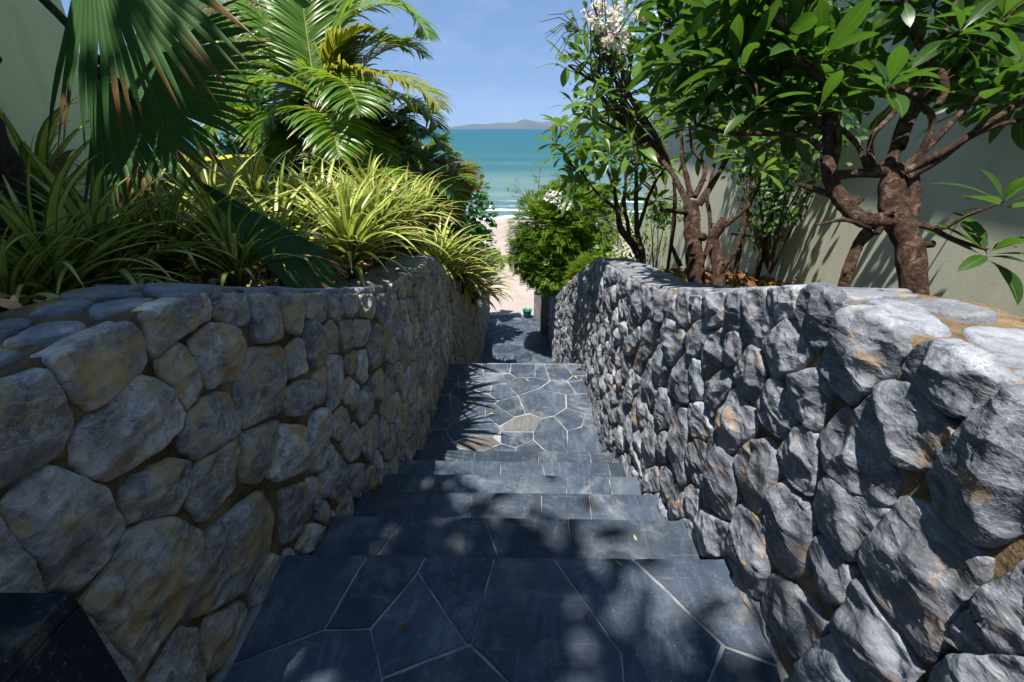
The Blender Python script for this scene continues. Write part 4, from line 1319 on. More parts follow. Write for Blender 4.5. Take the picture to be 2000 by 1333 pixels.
# ---------------------------------------------------------------- houses and garden walls on both sides
def plaster_wall(name, label, a, b, mat, band=None, shade_eave=None):
    root = tag(empty(name, (a[0], a[1], a[2])), label, 'wall', kind='thing')
    mb = MB(); mb.box(a, b); mb.build('wall', mat, root, smooth=False)
    if band:
        m2 = MB(); m2.box(*band); m2.build('ledge', mat, root, smooth=False)
    if shade_eave:
        m2 = MB(); m2.box(*shade_eave); m2.build('eave', mat, root, smooth=False)  # unseen eave, added to keep the upper wall in shade
    return root
plaster_wall('house_wall', 'smooth grey green house wall behind the frangipani trees', (1.9, -2.5, -3.4), (2.3, 7.3, 3.3), M['plaster_right'], ((1.86, -2.5, 1.83), (1.90, 7.32, 1.93)), ((1.46, -2.6, 3.3), (2.4, 7.5, 3.42)))
plaster_wall('house_wall', 'pale green house wall behind the fan palm at the left edge', (-2.9, -2.5, -.5), (-2.3, 2.74, 3.4), M['plaster_left'])
plaster_wall('garden_wall', 'low yellow garden wall behind the variegated plants', (-2.75, 2.745, -2.5), (-2.42, 4.6, 1.02), M['plaster_yellow'])

# ---------------------------------------------------------------- leaves
def frame_quat(y, up):
    """rotation whose +Y is y and whose +Z leans to up"""
    y = Vector(y).normalized(); z = Vector(up) - y * Vector(up).dot(y)
    if z.length < 1e-4: z = y.orthogonal()
    z.normalize(); x = y.cross(z)
    return Matrix((x, y, z)).transposed().to_quaternion()


def blade(L, W, shape, droop, fold=0.12, seg=8, curl=0.0, side=0.0):
    """leaf blade along +Y from the origin, normal +Z. shape(t) = half width 0..1"""
    v, uv, f = [], [], []
    for i in range(seg + 1):
        t = i / seg
        ang = droop * t * t
        y = L * (t - 0.16 * droop * droop * t ** 3 * .6); z = -L * droop * t * t * .42
        x0 = side * L * t * t
        w = W * shape(t)
        for s in (-1, 0, 1):
            v.append((x0 + s * w, y, z + (fold * abs(s) * w) + curl * math.sin(t * 9) * w * s))
            uv.append(((s + 1) / 2, t))
    for i in range(seg):
        a = i * 3
        f += [(a, a + 1, a + 4, a + 3), (a + 1, a + 2, a + 5, a + 4)]
    return v, f, uv


def mesh_of(name, vfuv, mat):
    mb = MB(); mb.add(*vfuv); return mb.mesh(name, mat)


ob = lambda t: (max(0.0, min(1.0, (t + .02) / .12)) * .08 if t < .1 else 0.0) + (math.sin(min(1.0, max(0.0, (t - .08) / .92)) ** 1.25 * math.pi) ** .75 if t > .08 else 0.02)
FR = [blade(1.0, rnd(.115, .15), ob, rnd(.1, 1.1), rnd(.08, .38), 9, rnd(-.10, .10), rnd(-.14, .14)) for _ in range(9)]
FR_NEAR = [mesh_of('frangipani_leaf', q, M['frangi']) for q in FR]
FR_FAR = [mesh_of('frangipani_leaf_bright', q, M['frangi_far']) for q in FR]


def add_leaf(mb, q, loc, quat, s):
    v, f, uv = q
    m = quat.to_matrix()
    mb.add([tuple(m @ (Vector(p) * s) + loc) for p in v], f, uv)


def limbs_mesh(limbs, tips, mb, twig_r=.006, rough=.09, jit=.03, rs=random, thin=(.64, .60)):
    """thick limbs along traced centre lines, then a bent twig from the nearest limb to every tip"""
    nodes = []
    for L in limbs:
        sp = spline(L, 9)
        pts = [Vector(p[:3]) + Vector((noise.noise(Vector(p[:3]) * 9), noise.noise(Vector(p[:3]) * 9 + Vector((7, 0, 0))), 0)) * .008 for p in sp]
        k0 = thin[0] if L is limbs[0] else thin[1]
        rad = [max(.002, k0 * p[3] * (1 + .10 * noise.noise(Vector(p[:3]) * 15))) for p in sp]
        tube(mb, pts, rad, 12 if max(rad) > .02 else 8, rough)
        nodes += [(p, r) for p, r in zip(pts, rad)]
        for p, r in zip(pts[2:], rad[2:]):                      # pruning stubs and knobs
            if r > .012 and rs.random() < .07:
                d = Vector((rs.uniform(-1, 1), rs.uniform(-1, .4), rs.uniform(-.3, 1))).normalized(); q = r * rs.uniform(.28, .5); ln = r + rs.uniform(.004, .03)
                tube(mb, [p, p + d * ln * .6, p + d * ln, p + d * (ln + q * .3)], [q * 1.3, q * 1.1, q, q * .6], 8, .25)
    dirs = []
    for t in sorted((Vector(t) for t in tips), key=lambda t: min((t - n_[0]).length for n_ in nodes)):
        best, bp, br_ = 1e9, None, 0
        for p, r in nodes:
            d = t - p
            c = d.length + (0.5 * max(0, -d.z)) + (.15 if r > .03 else 0)
            if c < best: best, bp, br_ = c, p, r
        d = t - bp
        if d.length < .03:
            dirs.append((t, Vector((rs.uniform(-.5, .5), rs.uniform(-.5, .5), 1)).normalized())); continue
        mid = bp + d * .5 + Vector((rs.uniform(-jit, jit), rs.uniform(-jit, jit), -.10 * d.length + rs.uniform(-jit, jit)))
        r0 = min(br_ * .75, twig_r * (1 + d.length * 1.2)); r1 = twig_r * .8
        pts = [Vector(q) for q in spline([tuple(bp), tuple(mid), tuple(t)], 5)]
        rr = [r0 + (r1 - r0) * i / (len(pts) - 1) for i in range(len(pts))]
        tube(mb, pts, rr, 7, rough * .6)
        nodes += list(zip(pts[2:], rr[2:]))
        dirs.append((t, (pts[-1] - pts[-3]).normalized()))
    return dirs


def rosette(place, tip, d, n, L, rs, spread=(35, 95)):
    """leaves in a spiral round a branch tip; place(loc, quat, size, variant)"""
    d = (d * .7 + Vector((0, 0, .55))).normalized()
    a = d.orthogonal().normalized(); b = d.cross(a)
    ph = rs.uniform(0, 6.28)
    for i in range(n):
        t = ph + i * 2.39996
        el = math.radians(spread[0] + (spread[1] - spread[0]) * ((i + .5) / n) + rs.uniform(-9, 9))
        out = a * math.cos(t) + b * math.sin(t)
        dirn = d * math.cos(el) + out * math.sin(el)
        up = d * math.sin(el) - out * math.cos(el) + Vector((rs.uniform(-.3, .3), rs.uniform(-.3, .3), .5))
        base = tip - d * (.028 * i / n)
        place(base, frame_quat(dirn, up), L * rs.uniform(.72, 1.12) * (0.75 + .25 * min(1, 2.2 * i / n)), rs.randrange(9))


def frangipani(label, limbs, tips, leaf_meshes, L, nleaf, base, seed, extra_tips=(), withered=0, group=None):
    rs = random.Random(seed)
    root = tag(empty('frangipani_tree', base), label, 'tree', group)
    mb = MB()
    dirs = limbs_mesh(limbs, list(tips) + list(extra_tips), mb, rs=rs)
    ntip = set(tuple(round(c, 4) for c in t) for t in tips)
    mb.build('trunk', M['bark'], root)
    rest = MB(); count = 0
    for t, d in dirs:
        visible = tuple(round(c, 4) for c in t) in ntip
        def place(loc, q, s, k):
            nonlocal count
            if visible and count < 295:
                link('leaf', leaf_meshes[k], root, loc, q, (s, s, s)); count += 1
            else: add_leaf(rest, FR[k], loc, q, s)
        rosette(place, t, d, nleaf + rs.randrange(-2, 3), L, rs)
    if rest.f: tag(rest.build('crown', leaf_meshes[0].materials[0], root), kind='stuff')
    if withered:
        for t, d in dirs[:withered]:
            w = MB()
            for i in range(16):
                q = frame_quat(Vector((rs.uniform(-1, 1), rs.uniform(-1, 1), rs.uniform(-.6, 1))), (rs.uniform(-1, 1), 0, 1))
                add_leaf(w, blade(1, .35, lambda x: math.sin(math.pi * min(1, x + .08)) ** .6, 1.2, .3, 4), t + d * .02 + Vector((rs.uniform(-.02, .02), rs.uniform(-.02, .02), .03)), q, .035)
            w.build('withered_flowers', M['withered'], root)
    return root


# a tall tree behind the viewer shades the top of the stairs with soft dapples
def shade_tree():
    rs = random.Random(21)
    root = tag(empty('shade_tree', (-1.75, -2.3, .8)), 'tall broad-leaved tree behind the viewer that shades the top landing', 'tree')
    mb = MB()
    tube(mb, [Vector(q) for q in spline([(-1.75, -2.3, .6), (-1.7, -2.2, 3.0), (-1.8, -1.8, 5.2), (-1.9, -1.2, 6.6)], 8)], [.17 - .005 * i for i in range(25)], 14, .15)
    blobs = []
    for k in range(42):
        a = rs.uniform(0, 6.28); q = rs.random() ** .5
        e = Vector((-2.25 + 1.5 * q * math.cos(a), -1.05 + 1.6 * q * math.sin(a), rs.uniform(6.5, 8.0)))
        if e.x > -1.95 and e.y > -.8: e.y -= .9
        if e.y > -.1: e.y -= .5
        if k < 2: e = Vector([(-2.4, .15, 7.2), (-2.0, .02, 6.9)][k])
        tube(mb, [Vector(w) for w in spline([(-1.8, -1.8, 5.2), tuple(Vector((-1.85, -1.5, 6.0)).lerp(e, .5)), tuple(e)], 4)], [.05 - .005 * i for i in range(9)], 6, .1)
        r_ = rs.uniform(.28, .52); blobs.append((tuple(e), (r_, r_, r_ * .6)))
    mb.build('trunk', M['bark'], root)
    mb = MB()
    tl = [blade(1, .24, lambda t: math.sin(min(1, t * .96 + .04) * math.pi) ** .6, rs.uniform(.2, .8), .2, 4) for _ in range(5)]
    for k in range(5200):
        c_, r_ = rs.choice(blobs)
        p = Vector((c_[0] + rs.gauss(0, .5) * r_[0], c_[1] + rs.gauss(0, .5) * r_[1], c_[2] + rs.gauss(0, .5) * r_[2]))
        add_leaf(mb, rs.choice(tl), p, frame_quat((rs.uniform(-1, 1), rs.uniform(-1, 1), rs.uniform(-.7, .3)), (rs.uniform(-.5, .5), rs.uniform(-.5, .5), 1)), rs.uniform(.10, .17))
    tag(mb.build('crown', M['frangi'], root), kind='stuff')


shade_tree()
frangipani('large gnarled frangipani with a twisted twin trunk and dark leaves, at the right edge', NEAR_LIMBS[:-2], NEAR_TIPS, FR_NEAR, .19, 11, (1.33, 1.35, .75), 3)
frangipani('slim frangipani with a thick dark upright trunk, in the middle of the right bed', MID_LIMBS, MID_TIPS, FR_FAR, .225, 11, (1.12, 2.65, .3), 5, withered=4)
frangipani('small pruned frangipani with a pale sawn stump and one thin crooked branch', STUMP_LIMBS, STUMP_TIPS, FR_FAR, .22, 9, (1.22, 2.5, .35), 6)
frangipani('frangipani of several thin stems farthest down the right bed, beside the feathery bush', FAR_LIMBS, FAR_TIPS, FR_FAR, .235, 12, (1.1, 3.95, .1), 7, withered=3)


# ---------------------------------------------------------------- fan palm at the left
def fan_leaf(parent, start, hub, target, Rr, spread, mat, rs, nseg=40, split=.6, droop=.35, nrm=None, cup=.1, stalk=.013, name='frond', skew=0.0):
    hub = Vector(hub); axis = (Vector(target) - hub).normalized()
    nrm = Vector(nrm) if nrm else Vector((0.25, -.9, .35))
    nrm = (nrm - axis * nrm.dot(axis)).normalized(); side = axis.cross(nrm)
    st = MB()
    s0 = Vector(start); mid = s0 * .5 + hub * .5 + Vector((0, 0, .12 * (hub - s0).length))
    pts = spline([tuple(s0), tuple(mid), tuple(hub), tuple(hub + axis * Rr * .18)], 6)
    tube(st, pts, [stalk * (1.5 - 1.1 * i / (len(pts) - 1)) for i in range(len(pts))], 7, .05)
    fr = st.build(name, M['petiole'], parent)
    dA = math.radians(spread) / nseg
    for i in range(nseg):
        a = -math.radians(spread) / 2 + dA * (i + .5)
        k = abs(a) / (math.radians(spread) / 2)
        L = Rr * (1 - .16 * k * k) * rs.uniform(.92, 1.04) * (1 - skew * a)
        d = axis * math.cos(a) + side * math.sin(a); t_ = side * math.cos(a) - axis * math.sin(a)
        sp_ = split * rs.uniform(.85, 1.12); dr = droop * rs.uniform(.5, 1.5)
        tw = rs.uniform(-.12, .12)
        v, uv, f = [], [], []
        seg = 12
        for j in range(seg + 1):
            s = j / seg
            p = hub + d * L * s + nrm * (cup * L * s * s)
            q = max(0, s - sp_)
            p = p + Vector((0, 0, -1)) * dr * q * q * L * 2.2 + t_ * tw * q * L
            w = math.tan(dA / 2) * L * min(s, sp_) * 1.03
            if s > sp_: w *= max(0.0, 1 - ((s - sp_) / (1 - sp_)) ** 1.6)
            fold = max(.0012, w * .28)
            v += [p - t_ * w, p + nrm * fold, p + t_ * w]; uv += [(0, s), (.5, s), (1, s)]
        for j in range(seg):
            b = j * 3; f += [(b, b + 1, b + 4, b + 3), (b + 1, b + 2, b + 5, b + 4)]
        mb = MB(); mb.add(v, f, uv); mb.build('leaf_segment', mat, fr)
    return fr


rs1 = random.Random(8)
SK = -.13
palm = tag(empty('fan_palm', (-1.86, 1.62, .8)), 'fan palm with a thick brown trunk and big dark drooping fans, at the left edge', 'palm')
mb = MB()
pts = [(-1.86 + .02 * math.sin(z * 3), 1.62 + .015 * math.sin(z * 4), z) for z in [.6 + .03 * i for i in range(66)]]
tube(mb, pts, [.135 + .03 * max(0, 1.0 - (p[2] - .6) * 2.2) + .007 * math.sin(p[2] * 110) + .02 * max(0, p[2] - 2.2) for p in pts], 20, .07)
mb.build('trunk', M['palm_bark'], palm)
CR = (-1.83, 1.62, 2.5)
for i, (hub, tgt, r, spread) in enumerate(FAN):
    stt = CR if i != 2 else (-1.75, 1.65, 1.9)
    if i == 1: stt = tuple(Vector(hub) + Vector((-.10, .42, .40)))
    if i == 3: stt = (-1.85, 1.9, 2.4)
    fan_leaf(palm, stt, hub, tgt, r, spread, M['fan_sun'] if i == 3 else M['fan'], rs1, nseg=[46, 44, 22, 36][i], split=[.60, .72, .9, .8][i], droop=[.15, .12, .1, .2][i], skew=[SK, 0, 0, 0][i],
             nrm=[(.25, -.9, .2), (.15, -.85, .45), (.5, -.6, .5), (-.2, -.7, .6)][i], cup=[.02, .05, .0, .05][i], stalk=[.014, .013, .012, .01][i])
for i in range(9):                                           # the rest of the crown, above the picture
    a = 2.1 + .33 * i
    el = rs1.uniform(.25, 1.0)
    d = Vector((math.cos(a) * math.cos(el), math.sin(a) * math.cos(el), math.sin(el)))
    hub = Vector(CR) + d * rs1.uniform(.55, .85) + Vector((0, 0, .25))
    if hub.z < 2.75: hub.z = 2.75
    fan_leaf(palm, CR, hub, hub + d + Vector((0, 0, -.25)), .72, 190, M['fan'], rs1, nseg=24, split=.6, droop=.25, nrm=(-d.x * .5, -d.y * .5, 1), cup=.12)
for (p, q, r) in (((-2.05, 1.45, 1.62), (-1.42, 1.42, 1.53), .011), ((-2.05, 1.45, 1.54), (-1.42, 1.42, 1.42), .012)):
    mb = MB(); a, b = Vector(p), Vector(q)
    pts = spline([p, tuple((a + b) / 2 + Vector((0, 0, .015))), q], 6); tube(mb, pts, [r * (1.2 - .3 * i / (len(pts) - 1)) for i in range(len(pts))], 8, .15); mb.build('old_stalk', M['palm_bark'], palm)


# ---------------------------------------------------------------- areca palms
def areca_frond(parent, pts, mat, rs, Lmax=.44, n=58, wid=.0135):
    P = [Vector(p) for p in spline(pts, 16)]
    m = len(P)
    st = MB(); tube(st, P, [.011 * (1 - .85 * i / (m - 1)) for i in range(m)], 6)
    fr = st.build('frond', M['rachis'] if mat is not M['areca_dry'] else M['areca_dry'], parent)
    lf = MB()
    tl = sum((P[i + 1] - P[i]).length for i in range(m - 1))
    Lm = Lmax * min(1.2, max(.55, tl / 1.1))
    for i in range(n):
        t = .16 + .84 * i / (n - 1)
        x = t * (m - 1); k = min(m - 2, int(x)); p = P[k].lerp(P[k + 1], x - k)
        tan = (P[min(k + 2, m - 1)] - P[max(k - 1, 0)]).normalized()
        up = Vector((0, 0, 1)) - tan * tan.z
        if up.length < .15: up = tan.orthogonal()
        up.normalize(); sd = tan.cross(up)
        L = Lm * (math.sin(min(1, .14 + t * .92) * math.pi) ** .55) * rs.uniform(.88, 1.08)
        fw = .35 + .75 * t
        for s in (-1, 1):
            d = (sd * s * 1.0 + tan * fw + up * rs.uniform(.25, .55)).normalized()
            v, f, uv = blade(L, wid * (.75 + .5 * math.sin(t * 3)), lambda q: (math.sin(min(1.0, q * .93 + .07) * math.pi) ** .6), rs.uniform(.55, 1.15), .35, 6)
            add_leaf(lf, (v, f, uv), p, frame_quat(d, up + d * .2 + Vector((rs.uniform(-.25, .25), rs.uniform(-.25, .25), 0))), 1.0)
    lf.build('leaflets', mat, fr)


ARECA_LABEL = ['tall areca palm with arching yellow green fronds, largest of the cluster left of the sea', 'shorter areca palm with fronds arching to the right below the tall one',
               'low areca palm with browning fronds hanging out towards the sea', 'young areca palm rising from the strap plants below the tall one', 'young areca palm behind the crest of the left wall', 'areca palm with upright green fronds behind the drooping fans']
for i, (crown, fronds) in enumerate(ARECA):
    rs = random.Random(40 + i)
    gz = soil_left(crown[1]) - .05
    root = tag(empty('areca_palm', (crown[0], crown[1], gz)), ARECA_LABEL[i], 'palm', 'areca palms left of the steps')
    for k in range(4):
        mb = MB(); o = Vector((rs.uniform(-.12, .12), rs.uniform(-.12, .12), 0))
        pts = [Vector((crown[0], crown[1], gz)) + o * 1.6, Vector((crown[0], crown[1], (gz + crown[2]) / 2)) + o, Vector(crown) + o * .5]
        pp = spline([tuple(p) for p in pts], 12)
        tube(mb, pp, [.03 - .006 * j / len(pp) + .003 * math.sin(j * 2.2) for j in range(len(pp))], 9); mb.build('stem', M['twig'], root)
    for j, fr in enumerate(fronds):
        f2 = [tuple(Vector(crown) * .6 + Vector(fr[0]) * .4)] + list(fr)
        mat = M['areca']
        if (i, j) in ((2, 0),): mat = M['areca_dry']
        elif (i, j) in ((0, 0), (0, 2), (1, 5), (2, 2)): mat = M['areca_yellow']
        areca_frond(root, f2, mat, rs)
    for j in range(20 if i in (0, 5) else 11):                  # inner and rear fronds that fill the clump
        a = rs.uniform(0, 6.28); ln = rs.uniform(.6, 1.0); el = rs.uniform(.15, 1.2)
        d = Vector((math.cos(a) * math.cos(el), abs(math.sin(a)) * math.cos(el) * .9 + .1, math.sin(el)))
        c = Vector(crown) + Vector((rs.uniform(-.1, .1), rs.uniform(0, .3), rs.uniform(-.35, 0)))
        pts = [tuple(c), tuple(c + d * ln * .4), tuple(c + d * ln * .75 + Vector((0, 0, -.06))), tuple(c + d * ln + Vector((0, 0, -.30 * ln)))]
        areca_frond(root, pts, M['areca_yellow'] if rs.random() < .12 else M['areca_dry'] if rs.random() < .06 else M['areca'], rs, n=40)

# small palm beyond the hanging strap plants
root = tag(empty('small_palm', (-.85, 10.6, -2.2)), 'small bright palm beside the sand, beyond the hanging strap plants', 'palm')
mb = MB(); tube(mb, [(-.85, 10.6, -3.2), (-.83, 10.6, -2.4), (-.82, 10.6, -1.75)], [.05, .045, .04], 8, .1); mb.build('stem', M['palm_bark'], root)
rs = random.Random(77)
for j in range(16):
    a = j * 2.4; el = rs.uniform(.3, 1.2); ln = rs.uniform(.6, .85)
    d = Vector((math.cos(a) * math.cos(el), math.sin(a) * math.cos(el), math.sin(el))); c = Vector((-.82, 10.6, -1.78))
    areca_frond(root, [tuple(c), tuple(c + d * ln * .45), tuple(c + d * ln * .8 + Vector((0, 0, -.08))), tuple(c + d * ln + Vector((0, 0, -.32)))], M['areca'], rs, Lmax=.36, n=26)


# ---------------------------------------------------------------- variegated strap plants
def strap_blade(L, W, el0, bend, seg=12):
    """arching strap leaf, starts at the origin, leaves at elevation el0 in +Y and bends down by 'bend' radians"""
    v, uv, f = [], [], []
    y = z = 0.0
    for i in range(seg + 1):
        t = i / seg
        a = el0 - bend * t ** 1.5
        if i: y += math.cos(a) * L / seg; z += math.sin(a) * L / seg
        w = W * (.65 + .5 * t if t < .3 else .8) * (1 - max(0, (t - .35) / .65) ** 1.7)
        nx, nz = -math.sin(a), math.cos(a)
        for s in (-1, 0, 1):
            fo = .42 * abs(s) * w
            v.append((s * w, y + nx * fo, z + nz * fo)); uv.append(((s + 1) / 2, t))
    for i in range(seg):
        b = i * 3; f += [(b, b + 1, b + 4, b + 3), (b + 1, b + 2, b + 5, b + 4)]
    return v, f, uv


SB = []
for i in range(16):
    h = i / 15
    SB.append(mesh_of('strap_leaf', strap_blade(1.0, rnd(.030, .040), 1.45 - .95 * h + rnd(-.08, .08), rnd(.4, 1.0) + .75 * h), M['strap']))
SD = []
for m_ in SB:
    d_ = m_.copy(); d_.materials.clear(); d_.materials.append(M['strap_dead']); SD.append(d_)
STRAP_LABEL = [
 'largest variegated strap-leaved clump arching over the left wall where it dips', 'variegated strap-leaved clump under the folded hanging fan', 'sunlit variegated strap-leaved clump at the crest of the left wall',
 'variegated strap-leaved clump behind the largest one, below the areca palms', 'variegated strap-leaved clump in front of the yellow wall', 'shaded variegated strap-leaved clump behind the broad part of the left coping',
 'variegated strap-leaved clump between the folded fan and the areca palms', 'dark variegated strap-leaved clump beside the fan palm trunk', 'dark variegated strap-leaved clump in front of the fan palm trunk',
 'variegated strap-leaved clump at the foot of the yellow wall', 'dark strap-leaved clump at the left edge next to the coping', 'tall strap-leaved plant of few stiff leaves against the pale green wall',
 'sunlit variegated strap-leaved clump at the foot of the areca palms', 'half shaded variegated strap-leaved clump between the fan palm trunk and the yellow wall',
 'pale strap-leaved clump first of those hanging over the lower left wall', 'pale strap-leaved clump in the middle of the hanging group on the lower left wall', 'pale strap-leaved clump bulging out over the lowest landing',
 'pale strap-leaved clump just past the crest of the left wall', 'pale strap-leaved clump at the back of the hanging group', 'pale strap-leaved clump farthest down the lower left wall',
 'strap-leaved clump right behind the crest of the left wall', 'pale strap-leaved clump spilling down the face of the lower left wall',
 'bright strap-leaved clump behind the largest one, in the middle of the bed', 'bright strap-leaved clump between the crest of the left wall and the areca palms', 'strap-leaved clump between the folded fan and the largest clump',
 'bright strap-leaved clump on the right of the largest one', 'strap-leaved clump in front of the low browning areca palm', 'shaded strap-leaved clump leaning on the coping under the tip of the folded fan']
for i, (x, y, z, L, n) in enumerate(STRAP):
    rs = random.Random(100 + i)
    g = soil_left(y)
    if 14 <= i < 22: x = min(x, -.80) if i not in (16, 19, 21) else -.72; L *= 1.25; z = g + .12
    else: x = min(x, -1.0)
    if i == 0: x = -1.02
    root = tag(empty('strap_plant', (x, y, g)), STRAP_LABEL[i], 'plant', 'variegated strap-leaved plants left of the steps')
    c = Vector((x, y, z - .10))
    mb = MB(); tube(mb, [(x, y, g - .05), (x, y, (g + c.z) / 2), tuple(c + Vector((0, 0, .05)))], [.028, .024, .02], 8, .2); mb.build('stem', M['twig'], root)
    ph = rs.uniform(0, 6.28)
    for k in range(int(n * 1.6)):
        h = (k + .5) / (n * 1.6)
        a = ph + k * 2.39996
        s = L * rs.uniform(.75, 1.18) * (0.8 + .35 * math.sin(h * 2.8))
        j = min(15, max(0, int(h * 15.9 + rs.uniform(-1.2, 1.2))))
        q = Quaternion((0, 0, 1), a) @ Quaternion((0, 1, 0), rs.uniform(-.12, .12)) @ Quaternion((1, 0, 0), rs.uniform(-.12, .12))
        if i == 11: j = min(j, 4)
        dead = h > .78 and rs.random() < .4
        link('leaf', SD[j] if dead else SB[j], root, c + Vector((0, 0, .10 * (1 - h))), q, (s * rs.uniform(.9, 1.3), s, s))


# ---------------------------------------------------------------- leafy masses: feathery bush, round shrub, vines, litter
def cloud(blobs, n, rs, shell=.35):
    out = []
    while len(out) < n:
        c, r = rs.choice(blobs)
        d = Vector((rs.gauss(0, 1), rs.gauss(0, 1), rs.gauss(0, 1))).normalized()
        k = 1 - shell * rs.random() ** 1.4
        p = Vector((c[0] + d.x * r[0] * k, c[1] + d.y * r[1] * k, c[2] + d.z * r[2] * k))
        lump = 1 + .22 * noise.noise(p * 3.1)
        p = Vector(c) + (p - Vector(c)) * lump
        out.append((p, d))
    return out


def pinnate(mb, p, d, L, rs, pairs=6, w=.016, ll=.055):
    d = (d + Vector((rs.uniform(-.6, .6), rs.uniform(-.6, .6), rs.uniform(-.7, .35)))).normalized()
    sd = d.cross(Vector((0, 0, 1)))
    if sd.length < .1: sd = Vector((1, 0, 0))
    sd.normalize(); up = sd.cross(d)
    for i in range(pairs):
        t = (i + 1) / pairs
        c = p + d * L * t + Vector((0, 0, -.18 * L * t * t))
        for s in (-1, 1):
            q = (sd * s + d * .55 + up * rs.uniform(-.1, .35)).normalized(); e = c + q * ll * rs.uniform(.8, 1.15) * (1.1 - .35 * t)
            m = (c + e) / 2; o = q.cross(up).normalized() * w * .5
            n = len(mb.v); mb.v += [tuple(c), tuple(m + o), tuple(e), tuple(m - o)]; mb.uv += [(.5, 0), (1, .5), (.5, 1), (0, .5)]; mb.f.append((n, n + 1, n + 2, n + 3))


rs = random.Random(31)
bush = tag(empty('feathery_bush', (1.05, 8.5, soil_right(8.5))), 'dense feathery green bush overhanging the lower landing on the right', 'bush')
mb = MB()
for k in range(16):
    e = Vector((rs.uniform(.1, 1.6), rs.uniform(7.9, 9.3), rs.uniform(-1.0, .1)))
    tube(mb, [Vector(q) for q in spline([(1.05, 8.5, -1.9), tuple(Vector((1.0, 8.5, -1.3)).lerp(e, .5) + Vector((0, 0, .1))), tuple(e)], 5)], [.022 - .0018 * i for i in range(11)], 6, .1)
mb.build('stems', M['twig'], bush)
mb = MB()
blobs = [((.45, 8.4, -.45), (.62, .6, .62)), ((.95, 8.6, -.1), (.7, .6, .5)), ((.30, 8.3, -.85), (.42, .45, .42)), ((1.35, 8.5, -.35), (.5, .5, .55)), ((.55, 8.2, -1.12), (.36, .4, .30)), ((.7, 8.5, -.55), (.7, .55, .6)), ((1.25, 7.6, -1.05), (.35, .4, .28))]
for p, d in cloud(blobs, 8000, rs, .6): pinnate(mb, p, d, rs.uniform(.11, .18), rs, 6, .024, .07)
tag(mb.build('foliage', M['bush'], bush), kind='stuff')
mb = MB(); st = MB()
for (x, z) in ((-.08, .28), (.25, .55), (.52, .30), (.75, .60)):
    for q in range(3):
        e = Vector((x + rs.uniform(-.12, .12), 8.3, z + rs.uniform(-.15, .12)))
        tube(st, [(x * .5 + .25, 8.4, -.2), tuple(Vector((x * .7 + .15, 8.35, z * .5)))[:3], tuple(e)], [.006, .005, .003], 5)
        for _ in range(7): pinnate(mb, e + Vector((rs.uniform(-.07, .07), rs.uniform(-.07, .07), rs.uniform(-.08, .08))), Vector((rs.uniform(-1, 1), 0, rs.uniform(0, 1))), .09, rs, 4, .014, .045)
st.build('shoot_stems', M['twig'], bush); tag(mb.build('shoots', M['bush'], bush), kind='stuff')

rs = random.Random(32)
shrub = tag(empty('round_leaf_shrub', (-1.25, 8.9, -2.0)), 'glossy round-leaved green shrub between the areca palms and the sea', 'shrub')
mb = MB()
for k in range(9):
    e = Vector((-1.2 + rs.uniform(-.6, .35), 8.9 + rs.uniform(-.4, .4), rs.uniform(-.6, .7)))
    tube(mb, [(-1.25, 8.9, -2.1), tuple(Vector((-1.25, 8.9, -1.2)).lerp(e, .4)), tuple(e)], [.03, .02, .008], 6, .1)
mb.build('stems', M['twig'], shrub)
mb = MB()
rl = [blade(1, .36, lambda t: math.sin(min(1, t * .96 + .04) * math.pi) ** .55, rs.uniform(.2, .8), .2, 4) for _ in range(5)]
for p, d in cloud([((-1.25, 8.9, .1), (.65, .5, .62)), ((-.95, 8.9, -.35), (.5, .5, .5)), ((-1.0, 8.7, -.8), (.5, .5, .5)), ((-1.7, 8.9, -.3), (.6, .5, .8))], 1500, rs, .5):
    add_leaf(mb, rs.choice(rl), p, frame_quat(d + Vector((rs.uniform(-.8, .8), rs.uniform(-.8, .8), rs.uniform(-.6, .5))), d + Vector((0, 0, .8))), rs.uniform(.08, .14))
tag(mb.build('foliage', M['round'], shrub), kind='stuff')


rs = random.Random(36)
hedge = tag(empty('dark_shrub', (-1.9, 6.6, -.9)), 'dark leafy shrub filling the space behind the areca stems', 'shrub')
mb = MB()
HB = [((-2.0, 6.4, .55), (.7, .5, .75)), ((-2.6, 6.0, .7), (.7, .5, .8)), ((-1.5, 6.8, .1), (.55, .5, .7)), ((-1.2, 7.0, -.4), (.4, .45, .6)), ((-3.2, 5.9, .8), (.6, .5, .9)), ((-2.2, 6.2, -.1), (.9, .5, .6))]
for c_, r_ in HB: tube(mb, [(-1.9, 6.6, -1.0), tuple(Vector((-1.9, 6.6, -.4)).lerp(Vector(c_), .6)), c_], [.05, .03, .015], 7, .1)
mb.build('stems', M['twig'], hedge)
mb = MB()
for p, d in cloud(HB, 5200, rs, .8):
    add_leaf(mb, rs.choice(rl), p, frame_quat(d + Vector((rs.uniform(-1, 1), rs.uniform(-1, 1), rs.uniform(-1, .5))), d + Vector((0, 0, .8))), rs.uniform(.09, .16))
tag(mb.build('foliage', M['round'], hedge), kind='stuff')


